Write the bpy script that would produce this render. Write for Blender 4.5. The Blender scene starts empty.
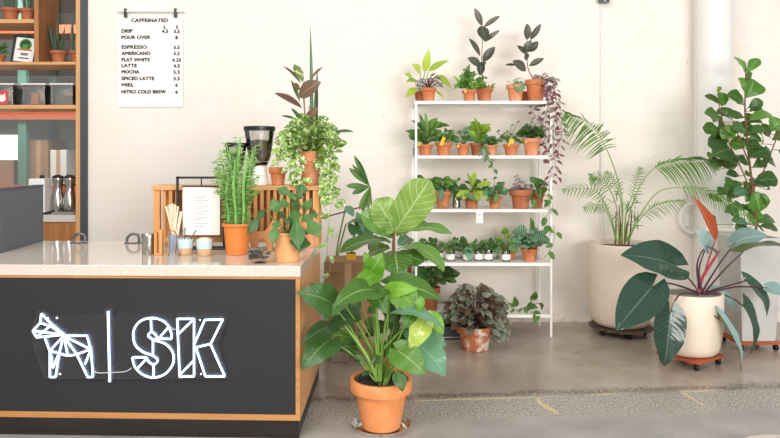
import bpy, math, random
from mathutils import Vector as V, Matrix
R = random.Random(7)
F, XV, YV, H = 700.0, 368.0, 157.0, 1.5
C = bpy.context.scene.collection
def P(px, py, D): return V(((px-XV)*D/F, D, H-(py-YV)*D/F))
def hexc(h):
    h = h.lstrip('#'); o = []
    for i in (0, 2, 4):
        c = int(h[i:i+2], 16)/255
        o.append(c/12.92 if c <= .04045 else ((c+.055)/1.055)**2.4)
    return (*o, 1)
UP = V((0, 0, 1)); FRONT = V((0, -1, 0))
def rv(s=1): return V((R.uniform(-s, s), R.uniform(-s, s), R.uniform(-s, s)))

# ------------------------------------------------------------------ materials
class NT:
    def __init__(s, name):
        s.m = bpy.data.materials.new(name); s.m.use_nodes = True; s.t = s.m.node_tree; s.t.nodes.clear()
        s.out = s.n('ShaderNodeOutputMaterial')
    def n(s, k, **kw):
        x = s.t.nodes.new(k)
        for a, b in kw.items(): setattr(x, a, b)
        return x
    def l(s, a, b): s.t.links.new(a, b)
    def setin(s, node, key, val):
        if hasattr(val, 'is_output') or isinstance(val, bpy.types.NodeSocket): s.l(val, node.inputs[key])
        else: node.inputs[key].default_value = val
    def mix(s, fac, a, b, mode='MIX'):
        x = s.n('ShaderNodeMix', data_type='RGBA', blend_type=mode)
        s.setin(x, 0, fac); s.setin(x, 6, a); s.setin(x, 7, b); return x.outputs[2]
    def math(s, op, a, b=0.0, c=0.0, clamp=False):
        x = s.n('ShaderNodeMath', operation=op, use_clamp=clamp)
        s.setin(x, 0, a); s.setin(x, 1, b); s.setin(x, 2, c); return x.outputs[0]
    def obj(s): return s.n('ShaderNodeTexCoord').outputs['Object']
    def noise(s, scale, detail=3, rough=.5, vec=None, out='Fac'):
        x = s.n('ShaderNodeTexNoise'); x.inputs['Scale'].default_value = scale; x.inputs['Detail'].default_value = detail
        x.inputs['Roughness'].default_value = rough
        s.l(vec if vec is not None else s.obj(), x.inputs['Vector']); return x.outputs[out]
    def ramp(s, fac, stops):
        x = s.n('ShaderNodeValToRGB'); e = x.color_ramp.elements
        while len(e) < len(stops): e.new(.5)
        for i, (p, c) in enumerate(stops): e[i].position = p; e[i].color = c
        s.l(fac, x.inputs[0]); return x.outputs[0]
    def step(s, v, a, b):
        x = s.n('ShaderNodeMapRange'); x.clamp = True
        s.setin(x, 0, v); x.inputs[1].default_value = a; x.inputs[2].default_value = b
        return x.outputs[0]
    def scale(s, vec, sc):
        x = s.n('ShaderNodeMapping'); x.inputs['Scale'].default_value = sc; s.l(vec, x.inputs['Vector']); return x.outputs[0]
    def bump(s, h, strength=.2, dist=.01):
        x = s.n('ShaderNodeBump'); x.inputs['Strength'].default_value = strength; x.inputs['Distance'].default_value = dist
        s.l(h, x.inputs['Height']); return x.outputs[0]
    def bsdf(s, col, rough=.5, metal=0.0, bump=None, **kw):
        b = s.n('ShaderNodeBsdfPrincipled'); s.setin(b, 'Base Color', col); s.setin(b, 'Roughness', rough); s.setin(b, 'Metallic', metal)
        for k, v in kw.items(): s.setin(b, k.replace('_', ' '), v)
        if bump is not None: s.l(bump, b.inputs['Normal'])
        return b
    def done(s, sh): s.l(sh.outputs[0] if not isinstance(sh, bpy.types.NodeSocket) else sh, s.out.inputs[0]); return s.m

def plain(name, col, rough=.5, metal=0.0, var=.06, nscale=18, **kw):
    t = NT(name); c = hexc(col)
    d = tuple(x*(1-var*2) for x in c[:3])+(1,)
    return t.done(t.bsdf(t.mix(t.noise(nscale), d, c), rough, metal, **kw))
def clay(name, col, dark, white=None, wamt=0.0, rough=.8):
    t = NT(name); o = t.obj()
    c = t.mix(t.step(t.noise(14, 4), .35, .7), hexc(dark), hexc(col))
    if white: c = t.mix(t.math('MULTIPLY', t.step(t.noise(9, 6, .65), .5, .62), wamt), c, hexc(white))
    return t.done(t.bsdf(c, rough, bump=t.bump(t.noise(120, 2), .08, .004)))
def wood(name, col, dark, axis=2, rough=.45, sc=1.0):
    t = NT(name); s = [22*sc]*3; s[axis] = 1.3*sc
    v = t.scale(t.obj(), s)
    n = t.noise(1.6, 5, .6, v); c = t.mix(t.step(n, .3, .72), hexc(dark), hexc(col))
    return t.done(t.bsdf(c, rough, bump=t.bump(n, .06, .003)))
def glassy(name, col=(1, 1, 1, 1), mixv=.12, rough=.03, ior=1.45):
    t = NT(name); tr = t.n('ShaderNodeBsdfTransparent'); tr.inputs[0].default_value = col
    g = t.n('ShaderNodeBsdfGlossy'); g.inputs['Roughness'].default_value = rough
    fr = t.n('ShaderNodeFresnel'); fr.inputs[0].default_value = ior
    m = t.n('ShaderNodeMixShader'); t.l(t.math('ADD', fr.outputs[0], mixv, clamp=True), m.inputs[0]); t.l(tr.outputs[0], m.inputs[1]); t.l(g.outputs[0], m.inputs[2])
    return t.done(m)
def leafm(name, c1, c2, vein, under, rough=.38, veins=.35, nv=9, slant=1.1, pattern=None, pc=None, trans=.22, mid=.018):
    t = NT(name)
    uv = t.n('ShaderNodeUVMap', uv_map='UVMap').outputs[0]; rn = t.n('ShaderNodeUVMap', uv_map='rnd').outputs[0]
    sx = t.n('ShaderNodeSeparateXYZ'); t.l(uv, sx.inputs[0]); u, v = sx.outputs[0], sx.outputs[1]
    sr = t.n('ShaderNodeSeparateXYZ'); t.l(rn, sr.inputs[0]); r = sr.outputs[0]
    a = t.math('ABSOLUTE', t.math('SUBTRACT', u, .5))
    dk = lambda h, f=.66: tuple(x*f for x in hexc(h)[:3])+(1,)
    col = t.mix(r, dk(c1, .66), dk(c2, 1.0))
    ph = t.math('FRACT', t.math('MULTIPLY', t.math('SUBTRACT', v, t.math('MULTIPLY', a, slant*.5)), nv))
    d = t.math('ABSOLUTE', t.math('SUBTRACT', ph, .5))
    sv = t.math('MULTIPLY', t.step(d, .10, .01), veins*.55)
    if pattern == 'mottle':     # cream variegation
        cv = t.n('ShaderNodeCombineXYZ'); t.l(t.math('ADD', t.math('MULTIPLY', u, 1.6), t.math('MULTIPLY', r, 40)), cv.inputs[0]); t.l(t.math('MULTIPLY', v, 3), cv.inputs[1])
        col = t.mix(t.step(t.noise(1.3, 1, .5, cv.outputs[0]), .54, .60), col, hexc(pc))
    elif pattern == 'edge':
        col = t.mix(t.step(a, .33, .42), col, hexc(pc))
    elif pattern == 'stripe':   # pale bands between the veins
        col = t.mix(t.math('MULTIPLY', t.step(d, .32, .2), .9), col, hexc(pc))
    elif pattern == 'twoband':  # two pale bands along the leaf
        col = t.mix(t.step(t.math('ABSOLUTE', t.math('SUBTRACT', a, .27)), .11, .06), col, hexc(pc))
    elif pattern == 'tip':
        col = t.mix(t.step(a, .15, .5), col, hexc(pc))
    m = t.math('MAXIMUM', sv, t.step(a, mid*1.6, mid*.6))
    col = t.mix(m, col, dk(vein, .85))
    bf = t.n('ShaderNodeNewGeometry').outputs['Backfacing']
    col = t.mix(bf, col, hexc(under))
    b = t.bsdf(col, rough, bump=t.bump(d, .25, .006))
    tl = t.n('ShaderNodeBsdfTranslucent'); t.l(t.mix(.35, col, (.5, .8, .05, 1)), tl.inputs[0])
    x = t.n('ShaderNodeMixShader'); x.inputs[0].default_value = trans; t.l(b.outputs[0], x.inputs[1]); t.l(tl.outputs[0], x.inputs[2])
    return t.done(x)

M = {}
M['terra'] = clay('terracotta', '#d08758', '#c07045', '#e2b79a', .12)
M['terra2'] = clay('terracotta_pale', '#dc9a72', '#cd8358', '#ecd0ba', .18)
M['terra3'] = clay('terracotta_brown', '#b87049', '#a35c39', '#c99878', .15)
M['weather'] = clay('terracotta_weathered', '#bf7750', '#a9623c', '#e6d9cb', .95)
M['bigterra'] = clay('terracotta_new', '#e89a62', '#df8b50')
M['orange'] = plain('orange_plastic', '#e8853c', .4)
M['peach'] = clay('terracotta_peach', '#e8a873', '#dd9a66')
M['soil'] = plain('potting_soil', '#3a2c22', .95, var=.3, nscale=90)
M['gravel'] = plain('pale_gravel', '#a8a39c', .9, var=.35, nscale=140)
M['white'] = plain('white_metal', '#f4f2ee', .35, var=.01)
M['whiteplastic'] = plain('white_plastic', '#ecebe8', .4, var=.02)
M['paper'] = plain('white_paper', '#f6f4f0', .7, var=.01)
M['ink'] = plain('black_ink', '#2a2624', .7, var=.02)
M['greyink'] = plain('grey_ink', '#b9b3ad', .7, var=.02)
M['black'] = plain('black_metal', '#26262a', .45, var=.05)
M['blackplastic'] = plain('black_plastic', '#1d1d1f', .35)
M['frame'] = plain('charcoal_steel', '#43464e', .5, var=.04)
M['panel'] = plain('charcoal_laminate', '#27272b', .45, var=.05, nscale=3)
M['panel2'] = plain('slate_laminate', '#535964', .5, var=.04, nscale=3)
M['plinth'] = wood('dark_stained_wood', '#2c2827', '#141212', 0, .35, .5)
M['oak'] = wood('oak', '#dba975', '#cd955c', 2)
M['oakx'] = wood('oak_edge', '#dba975', '#cd955c', 0)
M['trimwood'] = wood('trim_wood', '#c78f57', '#b0763f', 0)
M['oakd'] = wood('oak_dark', '#b27a48', '#95602f', 2)
M['ply'] = wood('plywood', '#e0b184', '#c98d58', 2, .5, .6)
M['slat'] = wood('honey_wood', '#dba066', '#c98848', 2)
M['carved'] = wood('bare_carved_wood', '#dca06c', '#c78850', 0)
M['pale'] = wood('pale_wood', '#efe2cb', '#dcc8a6', 2)
M['greywood'] = wood('weathered_wood', '#c9bba6', '#9d8a72', 2, .8, .5)
M['brownwood'] = wood('brown_board', '#a8714c', '#885433', 2, .7, .5)
M['steel'] = plain('brushed_steel', '#b9b7b2', .25, 1.0, var=.05)
M['darksteel'] = plain('grey_steel', '#76787a', .35, .8)
M['card'] = plain('cardboard', '#a07a58', .9, var=.06, nscale=6)
M['cream'] = clay('cream_fibrestone', '#ecdccb', '#e9d8c5', rough=.5)
M['greyp'] = clay('grey_fibrestone', '#c6c5c1', '#c2c0bb', rough=.6)
M['dolly'] = wood('red_stained_wood', '#c4633a', '#a34a28', 0, .5)
M['dollyd'] = wood('brown_dolly_wood', '#6d5646', '#4c3b30', 0, .6)
M['rubber'] = plain('black_rubber', '#1a1a1b', .6)
M['yellow'] = plain('yellow_tag_plastic', '#f2c02c', .45)
M['blueglaze'] = plain('pale_blue_glaze', '#c3d9dd', .25, var=.03)
M['rawclay'] = plain('raw_stoneware', '#d9b58b', .8, var=.1, nscale=60)
M['sugar'] = plain('pale_sugar', '#e9dfc9', .9, var=.1, nscale=120)
M['beans'] = plain('roasted_beans', '#664a3c', .5, var=.4, nscale=110)
M['bluepaper'] = plain('pale_blue_paper', '#a9c3e0', .6)
M['kraft'] = plain('kraft_paper', '#c49c78', .8)
M['glass'] = glassy('clear_glass')
M['acrylic'] = glassy('clear_acrylic', (.93, .94, .96, 1), .02)
M['pane'] = glassy('window_glass', (.88, .9, .9, 1), .10)
M['binplastic'] = glassy('clear_bin_plastic', (.95, .95, .94, 1), .14, .2)
M['saucer'] = glassy('clear_saucer_plastic', (.97, .97, .97, 1), .0, .05, 1.2)
M['label'] = plain('red_label', '#d3474f', .6)
M['orangebag'] = plain('orange_bag', '#d98a4c', .5)
M['coffee'] = plain('dark_contents', '#8a7c70', .8, var=.3, nscale=80)
M['green'] = plain('green_print', '#4f9a3a', .6); M['dkgreen'] = plain('dark_green_print', '#23432a', .6)
M['banner'] = plain('orange_print', '#d9653a', .6)
M['rackorange'] = plain('orange_rack_paint', '#c8603a', .5); M['rackteal'] = plain('teal_rack_paint', '#5f8d80', .5)
M['backwall'] = plain('dim_back_wall', '#7e8280', .9); M['tray'] = plain('blue_grey_plain', '#4a4f58', .5)
M['stem'] = plain('green_stem', '#7fa648', .5); M['stemd'] = plain('dark_green_stem', '#55733a', .5)
M['bark'] = plain('brown_bark', '#7d5a42', .8, var=.2, nscale=60); M['woodystem'] = plain('grey_brown_stem', '#9a7a5c', .8)
M['maroon'] = plain('maroon_petiole', '#4a2430', .3); M['redstem'] = plain('red_petiole', '#a5283a', .35); M['purplestem'] = plain('purple_stem', '#6f4a52', .6)
t = NT('terrazzo'); n = t.noise(160, 2); n2 = t.noise(55, 3)
M['terrazzo'] = t.done(t.bsdf(t.mix(t.step(n2, .6, .66), t.mix(t.step(n, .35, .65), hexc('#cfc2b4'), hexc('#dbd0c4')), hexc('#e4dcd2')), .07, Specular_IOR_Level=.8))
t = NT('grey_stone'); M['stone'] = t.done(t.bsdf(t.mix(t.noise(60), hexc('#b9b3aa'), hexc('#d4cec6')), .35))
t = NT('neon'); e = t.n('ShaderNodeEmission'); e.inputs[0].default_value = (.55, .7, 1, 1); e.inputs[1].default_value = 4.5; M['neon'] = t.done(e)
# wall: white painted brick
def wallmat(name):
    t = NT(name); o = t.obj(); s = t.n('ShaderNodeSeparateXYZ'); t.l(o, s.inputs[0])
    c = t.n('ShaderNodeCombineXYZ'); t.l(s.outputs[0], c.inputs[0]); t.l(s.outputs[2], c.inputs[1])
    b = t.n('ShaderNodeTexBrick'); t.l(c.outputs[0], b.inputs['Vector'])
    b.inputs['Scale'].default_value = 1; b.inputs['Brick Width'].default_value = .30; b.inputs['Row Height'].default_value = .10; b.inputs['Mortar Size'].default_value = .006
    b.inputs['Mortar Smooth'].default_value = .8
    b.inputs['Color1'].default_value = hexc('#f1eae2'); b.inputs['Color2'].default_value = hexc('#efe8df'); b.inputs['Mortar'].default_value = hexc('#ede5db')
    base = t.mix(t.math('MULTIPLY', t.step(t.noise(1.3, 4, .6), .42, .68), .45), b.outputs[0], hexc('#eddcca'))
    low = t.math('MULTIPLY', t.step(s.outputs[2], .16, .0), t.step(t.noise(9, 5, .7), .48, .6))
    base = t.mix(low, base, hexc('#c9b4a0'))
    spk = t.step(t.noise(26, 1), .80, .83); base = t.mix(t.math('MULTIPLY', spk, .5), base, hexc('#a08f80'))
    h = t.math('ADD', t.math('MULTIPLY', b.outputs['Fac'], -.5), t.math('MULTIPLY', t.noise(22, 4), .5))
    return t.done(t.bsdf(base, .6, bump=t.bump(h, .13, .01)))
M['wall'] = wallmat('white_painted_brick')
M['pipe'] = plain('white_pipe_paint', '#f1eeea', .45, var=.03, nscale=4)
def floormat():
    t = NT('concrete_floor'); o = t.obj(); s = t.n('ShaderNodeSeparateXYZ'); t.l(o, s.inputs[0])
    y = t.math('SUBTRACT', s.outputs[1], t.math('MULTIPLY', s.outputs[0], .0836))
    yy = t.math('ADD', y, t.math('MULTIPLY', t.math('SUBTRACT', t.noise(5, 5, .65), .5), .22))
    pol = t.mix(t.step(t.noise(1.6, 6, .62), .35, .66), hexc('#988a7c'), hexc('#b5a99c'))
    pol = t.mix(t.math('MULTIPLY', t.step(t.noise(7, 5, .7), .55, .7), .35), pol, hexc('#73665b'))
    agg = t.mix(t.step(t.noise(70, 2), .4, .62), hexc('#7f7a74'), hexc('#bdb8b0'))
    agg = t.mix(t.step(t.noise(110, 1), .62, .68), agg, hexc('#e2ddd4'))
    low = t.mix(t.step(t.noise(2.5, 5), .35, .65), hexc('#9a9590'), hexc('#b4b0ab'))
    low = t.mix(t.math('MULTIPLY', t.step(t.noise(130, 2), .45, .6), .35), low, hexc('#77736e'))
    line = t.math('MULTIPLY', t.step(t.math('ABSOLUTE', t.math('SUBTRACT', yy, 4.36)), .07, .02), t.step(t.noise(45, 3, .7), .42, .52))
    zone = t.step(yy, 4.30, 4.36); zlow = t.step(yy, 3.93, 3.99)
    c = t.mix(zlow, low, agg); c = t.mix(zone, c, pol); c = t.mix(t.math('MULTIPLY', line, .75), c, hexc('#4f463f'))
    ro = t.math('ADD', t.math('MULTIPLY', t.math('SUBTRACT', 1.0, zone), .22), t.math('ADD', .13, t.math('MULTIPLY', t.noise(4, 4), .2)))
    return t.done(t.bsdf(c, ro, bump=t.bump(t.noise(60, 3), .04, .004)))
M['floor'] = floormat(); M['fill'] = plain('yellow_crack_filler', '#d3c39a', .6)
# leaves
M['l_mid'] = leafm('leaf_mid_green', '#49792d', '#6a9a3e', '#9dbd6a', '#7fa860')
M['l_dark'] = leafm('leaf_dark_green', '#386632', '#568545', '#7a9c5c', '#6f9868')
M['l_deep'] = leafm('leaf_deep_green', '#274722', '#3a5f30', '#5f8050', '#58804f', .3)
M['l_lime'] = leafm('leaf_lime', '#a6cc3a', '#c3dc55', '#dcec96', '#bcd65a', trans=.35)
M['l_bright'] = leafm('leaf_bright_green', '#6cae32', '#8cc544', '#b9df80', '#9fcd5c', trans=.35)
M['l_blue'] = leafm('leaf_blue_green', '#4d8562', '#70a381', '#8fbfa4', '#86b49a', .3)
M['l_fiddle'] = leafm('leaf_fiddle_fig', '#44752f', '#65943f', '#a9cb80', '#86ad68', .33, .9, 8)
M['l_fiddlepale'] = leafm('leaf_fiddle_new', '#8fba58', '#a3ca68', '#d6e8ac', '#a6cc74', .35, 1.5, 8, trans=.35)
M['l_figd'] = leafm('leaf_fig_dark', '#2f5428', '#487036', '#6c8f55', '#5e8955', .26, .3, 8)
M['l_figl'] = leafm('leaf_fig_light', '#4f8a30', '#68a03e', '#92c26c', '#7fb058', .28, .3, 8)
M['l_vari'] = leafm('leaf_cream_variegated', '#5f9436', '#90b852', '#c9d898', '#cfdba2', .4, .1, pattern='mottle', pc='#eceec4')
M['l_limevari'] = leafm('leaf_lime_variegated', '#b6d548', '#c9e060', '#e6f0a4', '#c9e070', .4, .2, pattern='mottle', pc='#e9efa6', trans=.35)
M['l_purple'] = leafm('leaf_purple_silver', '#6a2f45', '#8a3f58', '#8a5668', '#8c2f55', .4, 0, pattern='twoband', pc='#c2c2c4')
M['l_plum'] = leafm('leaf_plum_grey', '#786a74', '#9a8d97', '#c4bac4', '#6a2c40', .4, .1)
M['l_plumred'] = leafm('leaf_plum_red', '#5d2f42', '#8e3a5c', '#a0708a', '#b03a6c', .4, .1)
M['l_rubber'] = leafm('leaf_rubber_dark', '#44463c', '#56584c', '#8b9080', '#6d6f60', .25, .12, 14, .3, trans=.06)
M['l_tineke'] = leafm('leaf_bronze', '#80604f', '#94705c', '#c08a70', '#a8755f', .35, .15, 12, .4, trans=.15)
M['l_tinedge'] = leafm('leaf_bronze_edged', '#5c4a44', '#6f5b50', '#a87a68', '#9a7060', .35, .1, pattern='edge', pc='#b9806c', trans=.1)
M['l_tinyel'] = leafm('leaf_green_yellow_patched', '#4d6a3e', '#5a7845', '#9cab62', '#8a9a60', .35, .1, pattern='mottle', pc='#c4bd5e', trans=.1)
M['l_snake'] = leafm('leaf_snake', '#4f6e52', '#5e7d5c', '#557556', '#5e7d5c', .4, .5, 12, 0, mid=.001, trans=.08)
M['l_snaked'] = leafm('leaf_snake_dark', '#2f4630', '#3f573c', '#2a3d2b', '#3f573c', .4, .5, 12, 0, mid=.001, trans=.05)
M['l_pep'] = leafm('leaf_silver_striped', '#3c7048', '#4a8054', '#5a8a60', '#7fa27a', .3, 0, nv=6, slant=.3, pattern='stripe', pc='#93b79a')
M['l_bego'] = leafm('leaf_begonia', '#5a5a4c', '#74705e', '#4a3a34', '#7d5a4c', .3, .6, 6, .8, pattern='stripe', pc='#93a08c', trans=.12)
M['l_bego2'] = leafm('leaf_begonia_bronze', '#5f4638', '#705444', '#3f302a', '#7d4f42', .3, .5, 6, trans=.12)
M['l_philo'] = leafm('leaf_philodendron', '#2a4a3d', '#345646', '#557565', '#67794c', .16, .4, 12, .9, trans=.06)
M['l_philoglare'] = leafm('leaf_philodendron_glare', '#7fa09c', '#93b3ae', '#b4cdc8', '#6f7f3c', .2, .5, 12, .9, trans=.06)  # paler copy of the philodendron leaf, glare put into its colour
M['l_olive'] = leafm('leaf_olive_underside', '#55592a', '#646430', '#8a7440', '#5f8a50', .35, .4, 12, trans=.15)
M['l_red'] = leafm('leaf_red_new', '#c4502e', '#d2603a', '#e08a64', '#b3402a', .35, .2, trans=.15)
M['l_palm'] = leafm('leaf_palm', '#4e7a3e', '#6a9650', '#8fb070', '#7da05e', .4, 0, trans=.25)
M['l_euph'] = leafm('leaf_euphorbia', '#82b456', '#a9d07c', '#bcdc9c', '#a8cc84', .45, 0, trans=.35)
M['l_succ'] = leafm('leaf_silver_succulent', '#94a58e', '#bcc8b2', '#b0b8a6', '#8d7f80', .5, 0, trans=.05)
M['euphstem'] = plain('euphorbia_stem', '#8cc46a', .5, var=.15, nscale=50)

# ------------------------------------------------------------------ mesh builder
SH = {
 'ellipse': lambda t: math.sin(math.pi*t)**.75,
 'lance': lambda t: (math.sin(math.pi*t**.75))**.9,
 'strap': lambda t: min(1, t*8+.35)*(1-t**5),
 'blade': lambda t: (.65+.35*math.sin(math.pi*min(1, t*1.1)))*(1-t**6),
 'heart': lambda t: (1-(1-min(1, t/.26))**2)**.5*(1 if t < .26 else math.cos((t-.26)/.74*math.pi/2)**.8),
 'fiddle': lambda t: (.22+.78*(math.sin(math.pi*min(1, .12+t*.62))**1.5))*(1 if t < .78 else (max(0, 1-((t-.78)/.22)**2))**.5)*min(1, t*9+.15),
 'obov': lambda t: math.sin(math.pi*t**1.5)**.7,
 'round': lambda t: (max(0, 1-(2*t-1)**2))**.5,
 'needle': lambda t: min(1, t*6+.2)*(1-t**2),
}
SH['lobe'] = lambda t: max(.02, .62*math.exp(-((t-.2)/.11)**2)+.98*math.exp(-((t-.62)/.2)**2)+.12*(t < .5))*min(1, t*14)*min(1, (1-t)*5)
SH['split'] = lambda t: SH['heart'](t)*(1-.45*(abs(((t*5.5) % 1)-.5) < .17)*(t > .12))
class MB:
    def __init__(s): s.v = []; s.f = []; s.uv = []; s.m = []; s.r = []
    def add(s, verts, faces, m=0, uvs=None, r=None):
        o = len(s.v); s.v += [tuple(x) for x in verts]; r = R.random() if r is None else r
        for f in faces:
            s.f.append([o+i for i in f]); s.m.append(m); s.r.append(r)
            s.uv.append([uvs[i] for i in f] if uvs else [(0, 0)]*len(f))
    def leaf(s, base, tip, width, shape='ellipse', n=None, bend=.12, fold=.18, m=0, nt=8, wave=0.0, curl=0.0, nu=4):
        base, tip = V(base), V(tip); a = tip-base; L = a.length
        if L < 1e-5: return
        a /= L; n = V(n) if n is not None else V((0, -.7, .6))
        n = n-a*n.dot(a)
        if n.length < 1e-3: n = UP-a*a.z
        n.normalize(); sd = a.cross(n); w = SH[shape]; pts = []; uvs = []
        if shape == 'split': nt = 30
        lob = .26 if shape in ('heart', 'split') else 0
        ph = R.random()*6
        for i in range(nt+1):
            t = i/nt; c = base+a*(L*t)+n*(bend*L*4*t*(1-t))-n*(curl*L*t*t*t)
            hw = max(w(min(max(t, .004), .996)), .01)*width/2
            for j in range(nu+1):
                u = j/nu*2-1
                p = c+sd*(u*hw)+n*(fold*abs(u)*hw)
                if lob: p -= a*(L*lob*abs(u)*max(0, 1-t/.3))
                if wave: p += n*(wave*width*abs(u)*math.sin(t*17+ph+u*1.3))
                pts.append(p); uvs.append((u*.5+.5, t))
        k = nu+1
        s.add(pts, [(i*k+j, i*k+j+1, (i+1)*k+j+1, (i+1)*k+j) for i in range(nt) for j in range(nu)], m, uvs)
    def tube(s, pts, r, n=6, m=0, cap=True):
        pts = [V(p) for p in pts]; N = len(pts); rs = r if isinstance(r, (list, tuple)) else [r]*N
        vs = []; pn = None
        for i in range(N):
            d = (pts[min(i+1, N-1)]-pts[max(i-1, 0)])
            d = d.normalized() if d.length > 1e-9 else V((0, 0, 1))
            if pn is None: pn = d.orthogonal().normalized()
            pn = pn-d*pn.dot(d); pn = pn.normalized() if pn.length > 1e-6 else d.orthogonal().normalized()
            b = d.cross(pn)
            for j in range(n):
                q = 2*math.pi*j/n; vs.append(pts[i]+pn*(math.cos(q)*rs[i])+b*(math.sin(q)*rs[i]))
        fs = [(i*n+j, i*n+(j+1) % n, (i+1)*n+(j+1) % n, (i+1)*n+j) for i in range(N-1) for j in range(n)]
        if cap: fs += [tuple(range(n-1, -1, -1)), tuple(range((N-1)*n, N*n))]
        s.add(vs, fs, m)
    def lathe(s, prof, c=(0, 0, 0), n=32, m=0, cap0=True, cap1=False, sq=1.0):
        c = V(c); vs = []
        for r, z in prof:
            for j in range(n):
                q = 2*math.pi*j/n; vs.append(c+V((math.cos(q)*r, math.sin(q)*r*sq, z)))
        fs = [(i*n+j, i*n+(j+1) % n, (i+1)*n+(j+1) % n, (i+1)*n+j) for i in range(len(prof)-1) for j in range(n)]
        if cap0: fs.append(tuple(range(n-1, -1, -1)))
        if cap1: fs.append(tuple(range((len(prof)-1)*n, len(prof)*n)))
        s.add(vs, fs, m)
    def box(s, a, b, m=0, X=None):
        a, b = V(a), V(b); lo = V(map(min, a, b)); hi = V(map(max, a, b))
        vs = [V((x, y, z)) for z in (lo.z, hi.z) for y in (lo.y, hi.y) for x in (lo.x, hi.x)]
        if X: vs = [X @ v for v in vs]
        s.add(vs, [(0, 2, 3, 1), (4, 5, 7, 6), (0, 1, 5, 4), (2, 6, 7, 3), (0, 4, 6, 2), (1, 3, 7, 5)], m)
    def prism(s, poly, f, th):   # polygon -> f(x,y,z)
        n = len(poly); vs = [f(x, y, 0) for x, y in poly]+[f(x, y, th) for x, y in poly]
        s.add(vs, [tuple(range(n)), tuple(range(2*n-1, n-1, -1))]+[(i, i+n, (i+1) % n+n, (i+1) % n) for i in range(n)])
    def build(s, name, mats, parent=None, bevel=0, smooth=True, sub=0, angle=None):
        me = bpy.data.meshes.new(name); o0 = V((0, 0, 0)); p = parent
        while p is not None: o0 += V(p.location); p = p.parent
        me.from_pydata([(x-o0.x, y-o0.y, z-o0.z) for x, y, z in s.v], [], s.f)
        for m in (mats if isinstance(mats, (list, tuple)) else [mats]): me.materials.append(M[m])
        me.polygons.foreach_set('material_index', s.m)
        u = me.uv_layers.new(name='UVMap'); u.data.foreach_set('uv', [c for f in s.uv for q in f for c in q])
        rr = me.uv_layers.new(name='rnd'); rr.data.foreach_set('uv', [c for f, r in zip(s.uv, s.r) for q in f for c in (r, 0)])
        me.update()
        if smooth:
            me.polygons.foreach_set('use_smooth', [True]*len(me.polygons))
            me.set_sharp_from_angle(angle=math.radians(angle or 40))
        o = bpy.data.objects.new(name, me); C.objects.link(o)
        if parent is not None: o.parent = parent
        if bevel:
            b = o.modifiers.new('bevel', 'BEVEL'); b.width = bevel; b.segments = 2; b.limit_method = 'ANGLE'; b.angle_limit = math.radians(50)
        return o
def tag(o, label, cat, group=None, kind=None):
    o['label'] = label; o['category'] = cat
    if group: o['group'] = group
    if kind: o['kind'] = kind
    return o
def thing(name, label, cat, loc, group=None):
    o = bpy.data.objects.new(name, None); o.empty_display_size = .05; C.objects.link(o); o.location = V(loc)
    return tag(o, label, cat, group)
def struct(name, mb, m, **kw):
    o = mb.build(name, m, **kw); o['kind'] = 'structure'; return o
def rbox(name, a, b, m, parent=None, bevel=.004, X=None):
    k = MB(); k.box(a, b, 0, X); return k.build(name, m, parent, bevel=bevel, smooth=False)
def bez(a, b, c, n=8):
    a, b, c = V(a), V(b), V(c); return [a*(1-t)**2+b*(2*t*(1-t))+c*t*t for t in [i/n for i in range(n+1)]]
def smoothpath(pts, n=6):
    pts = [V(p) for p in pts]; out = []
    for i in range(len(pts)-1):
        p0, p1, p2, p3 = pts[max(i-1, 0)], pts[i], pts[i+1], pts[min(i+2, len(pts)-1)]
        for k in range(n):
            t = k/n; out.append(.5*((2*p1)+(p2-p0)*t+(2*p0-5*p1+4*p2-p3)*t*t+(3*p1-p0-3*p2+p3)*t**3))
    return out+[pts[-1]]

# ------------------------------------------------------------------ setting
WY = 6.36
OPX = -2.544          # right edge of the opening in the back wall
k = MB(); k.box((-7, -4, -.1), (7, 12, 0)); struct('floor', k, 'floor', smooth=False)
k = MB(); k.box((OPX, WY, 0), (7, WY+.35, 4.2)); k.box((-7, WY, 3.3), (OPX, WY+.35, 4.2)); k.box((-7, WY, 0), (-4.5, WY+.35, 3.3))
struct('wall_back', k, 'wall', smooth=False)
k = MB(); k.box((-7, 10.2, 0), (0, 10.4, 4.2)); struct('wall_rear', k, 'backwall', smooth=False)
k = MB(); k.box((-7, WY+.35, 3.6), (0, 10.4, 3.75)); struct('shading_ceiling', k, 'backwall', smooth=False)  # ceiling added over the storeroom to darken it
# floor crack fillers
def strip(name, pts, w):
    k = MB(); q = []
    for i, (x, y) in enumerate(pts):
        D = H*F/(y-YV); p = P(x, y, D); ww = w[i]/2
        q.append((p, ww))
    vs = []
    for i, (p, ww) in enumerate(q):
        d = (q[min(i+1, len(q)-1)][0]-q[max(i-1, 0)][0]).normalized(); s = V((-d.y, d.x, 0))
        vs += [V((p.x, p.y, .0012))+s*ww, V((p.x, p.y, .0012))-s*ww]
    k.add(vs, [(2*i, 2*i+1, 2*i+3, 2*i+2) for i in range(len(q)-1)])
    o = k.build(name, 'fill', smooth=False); o['kind'] = 'structure'
    md = o.modifiers.new('thick', 'SOLIDIFY'); md.thickness = .001
strip('trim_1', [(415, 401), (470, 399), (515, 398), (562, 396)], [.008, .02, .014, .004])
strip('trim_2', [(536, 397), (540, 403), (548, 408), (559, 414)], [.02, .035, .045, .02])
strip('trim_3', [(682, 393), (688, 396), (694, 400), (706, 407)], [.025, .03, .02, .01])
strip('trim_4', [(680, 392), (700, 391), (720, 390)], [.008, .02, .005])
strip('trim_5', [(590, 395), (605, 394), (618, 394)], [.005, .018, .005])
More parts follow.
